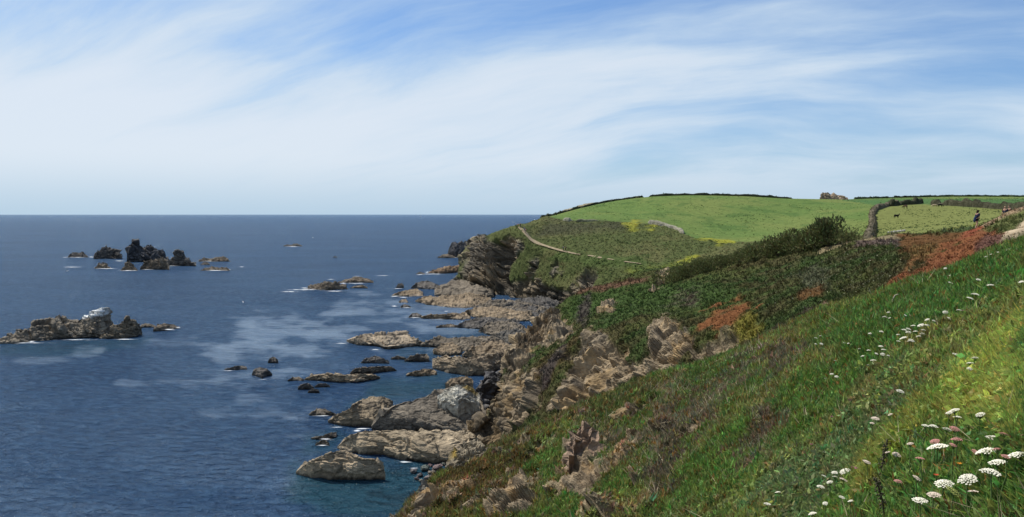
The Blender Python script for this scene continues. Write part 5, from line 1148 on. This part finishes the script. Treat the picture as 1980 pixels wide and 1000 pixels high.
# ---------------- single stalks
MDEAD = mat_plain('dry_stalk', (.40, .36, .27), .9, .2, 30); MDOCK = mat_plain('seed_stalk', (.085, .075, .045), .9, .3, 60)
def stalk(label, pxs, radius, mat, name='dry_stalk', seeds=0, h0=.0):
    base = place_above(*pxs[0], .03); Y = base[1]; root = empty(name, tuple(base)); tag(root, label, 'stalk')
    pts = [P(x, y, Y-.04*i)-base for i, (x, y) in enumerate(pxs)]; pts[0] = pts[0]+np.array((0, 0, -.08))
    V, F = tube(pts, list(np.linspace(radius, radius*.55, len(pts))), 6); pymesh('stem', V, F, mat, root)
    if seeds:
        rng = np.random.default_rng(3); parts = []
        q = np.array(pts); d = np.linspace(.3, len(q)-1, seeds)
        for t in d:
            c = np.array([np.interp(t, np.arange(len(q)), q[:, k]) for k in range(3)])+rng.normal(size=3)*.009
            s = rng.uniform(.004, .008); V = np.array([(1,0,0),(-1,0,0),(0,1,0),(0,-1,0),(0,0,1.3),(0,0,-1.3)])*s+c
            parts.append((V, [(0,2,4),(2,1,4),(1,3,4),(3,0,4),(2,0,5),(1,2,5),(3,1,5),(0,3,5)]))
        V, F = merge(parts); pymesh('seed_head', V, F, mat, root)
stalk('dark upright seed stalk rising from the golden foliage', [(1702,938),(1706,905),(1709,880),(1716,851)], .006, MDOCK, 'seed_stalk', 90)
stalk('dark leaning seed stalk below the upright one at the bottom', [(1714,1000),(1706,968),(1700,945),(1694,926)], .006, MDOCK, 'seed_stalk', 80)
stalk('long pale stem rising from the bottom edge at right', [(1928,1000),(1934,965),(1941,935),(1948,918)], .005, MSTEM, 'plant_stem')
stalk('dry fallen stem slanting across the golden foliage', [(1800,861),(1786,850),(1772,838),(1762,832)], .005, MDEAD)
stalk('bleached forked twig standing on the crest of the slope', [(1726,589),(1727,578),(1731,571),(1737,569)], .02, MDEAD, 'bare_twig')
stalk('thin dry stem leaning left on the crest above the red slope', [(1689,572),(1683,564),(1679,556)], .012, MDEAD)
stalk('thin dry stem standing right of the bleached twig', [(1745,555),(1740,545),(1735,536)], .010, MDEAD)

# ================================================================== GULLS AND A SAIL
MGULL = cmat('gull_white', (.85, .85, .83)); MGREY = cmat('gull_grey', (.35, .36, .38))
def gull(label, px, py, sz=1.):
    p = S(px, py, .25); r = empty('gull', tuple(p), random.uniform(0, 6)); r.scale = (sz,)*3; tag(r, label, 'gull', 'gulls on the water')
    skinned('body', [(-.28,0,.1),(-.1,0,.08),(.12,0,.1),(.22,0,.24),(.30,0,.30),(.40,0,.28)], [(0,1),(1,2),(2,3),(3,4),(4,5)], [.05,.12,.11,.06,.06,.02], MGULL, r, 1)
    for s in (-1, 1): skinned('wing', [(.05,.10*s,.15),(-.15,.11*s,.15),(-.34,.05*s,.16)], [(0,1),(1,2)], [.06,.05,.02], MGREY, r, 1)
gull('white gull on open water in front of the far reef at right', 470, 585.5, 1.6); gull('white gull on the sea right of the lone far rock', 605, 460, 2.2); gull('white gull on the water below the left end of the far reef', 130, 525, 1.8)
ps = S(813, 419.5, 0); r = empty('sailing_boat', tuple(ps), .5); tag(r, 'tiny white sailing boat on the horizon', 'boat')
bs = ps[1]/FPX*.9
V = [(-1.6,0,.35),(1.9,0,.45),(-1.5,.45,.4),(-1.5,-.45,.4),(.3,.5,.42),(.3,-.5,.42),(-1.3,0,-.1),(1.2,0,-.1)]
o = pymesh('hull', np.array(V)*bs, [(0,2,6),(0,6,3),(2,4,7,6),(3,6,7,5),(4,1,7),(5,7,1),(0,3,5,1,4,2)], MGULL, r, None, False)
V, F = tube(np.array([(.3,0,.3),(.3,0,4.6)])*bs, [.06*bs, .03*bs], 6); pymesh('mast', V, F, MGREY, r)
V = np.array([(.25,0,.7),(-1.5,.25,.75),(.28,0,4.5),(.25,.03,.7),(-1.5,.28,.75),(.28,.03,4.5)])*bs; pymesh('mainsail', V, [(0,1,2),(5,4,3),(0,3,4,1),(1,4,5,2),(2,5,3,0)], MGULL, r, None, False)
V = np.array([(.4,0,.6),(1.8,-.1,.6),(.35,0,4.0),(.4,.03,.6),(1.8,-.07,.6),(.35,.03,4.0)])*bs; pymesh('jib', V, [(0,1,2),(5,4,3),(0,3,4,1),(1,4,5,2),(2,5,3,0)], MGULL, r, None, False)
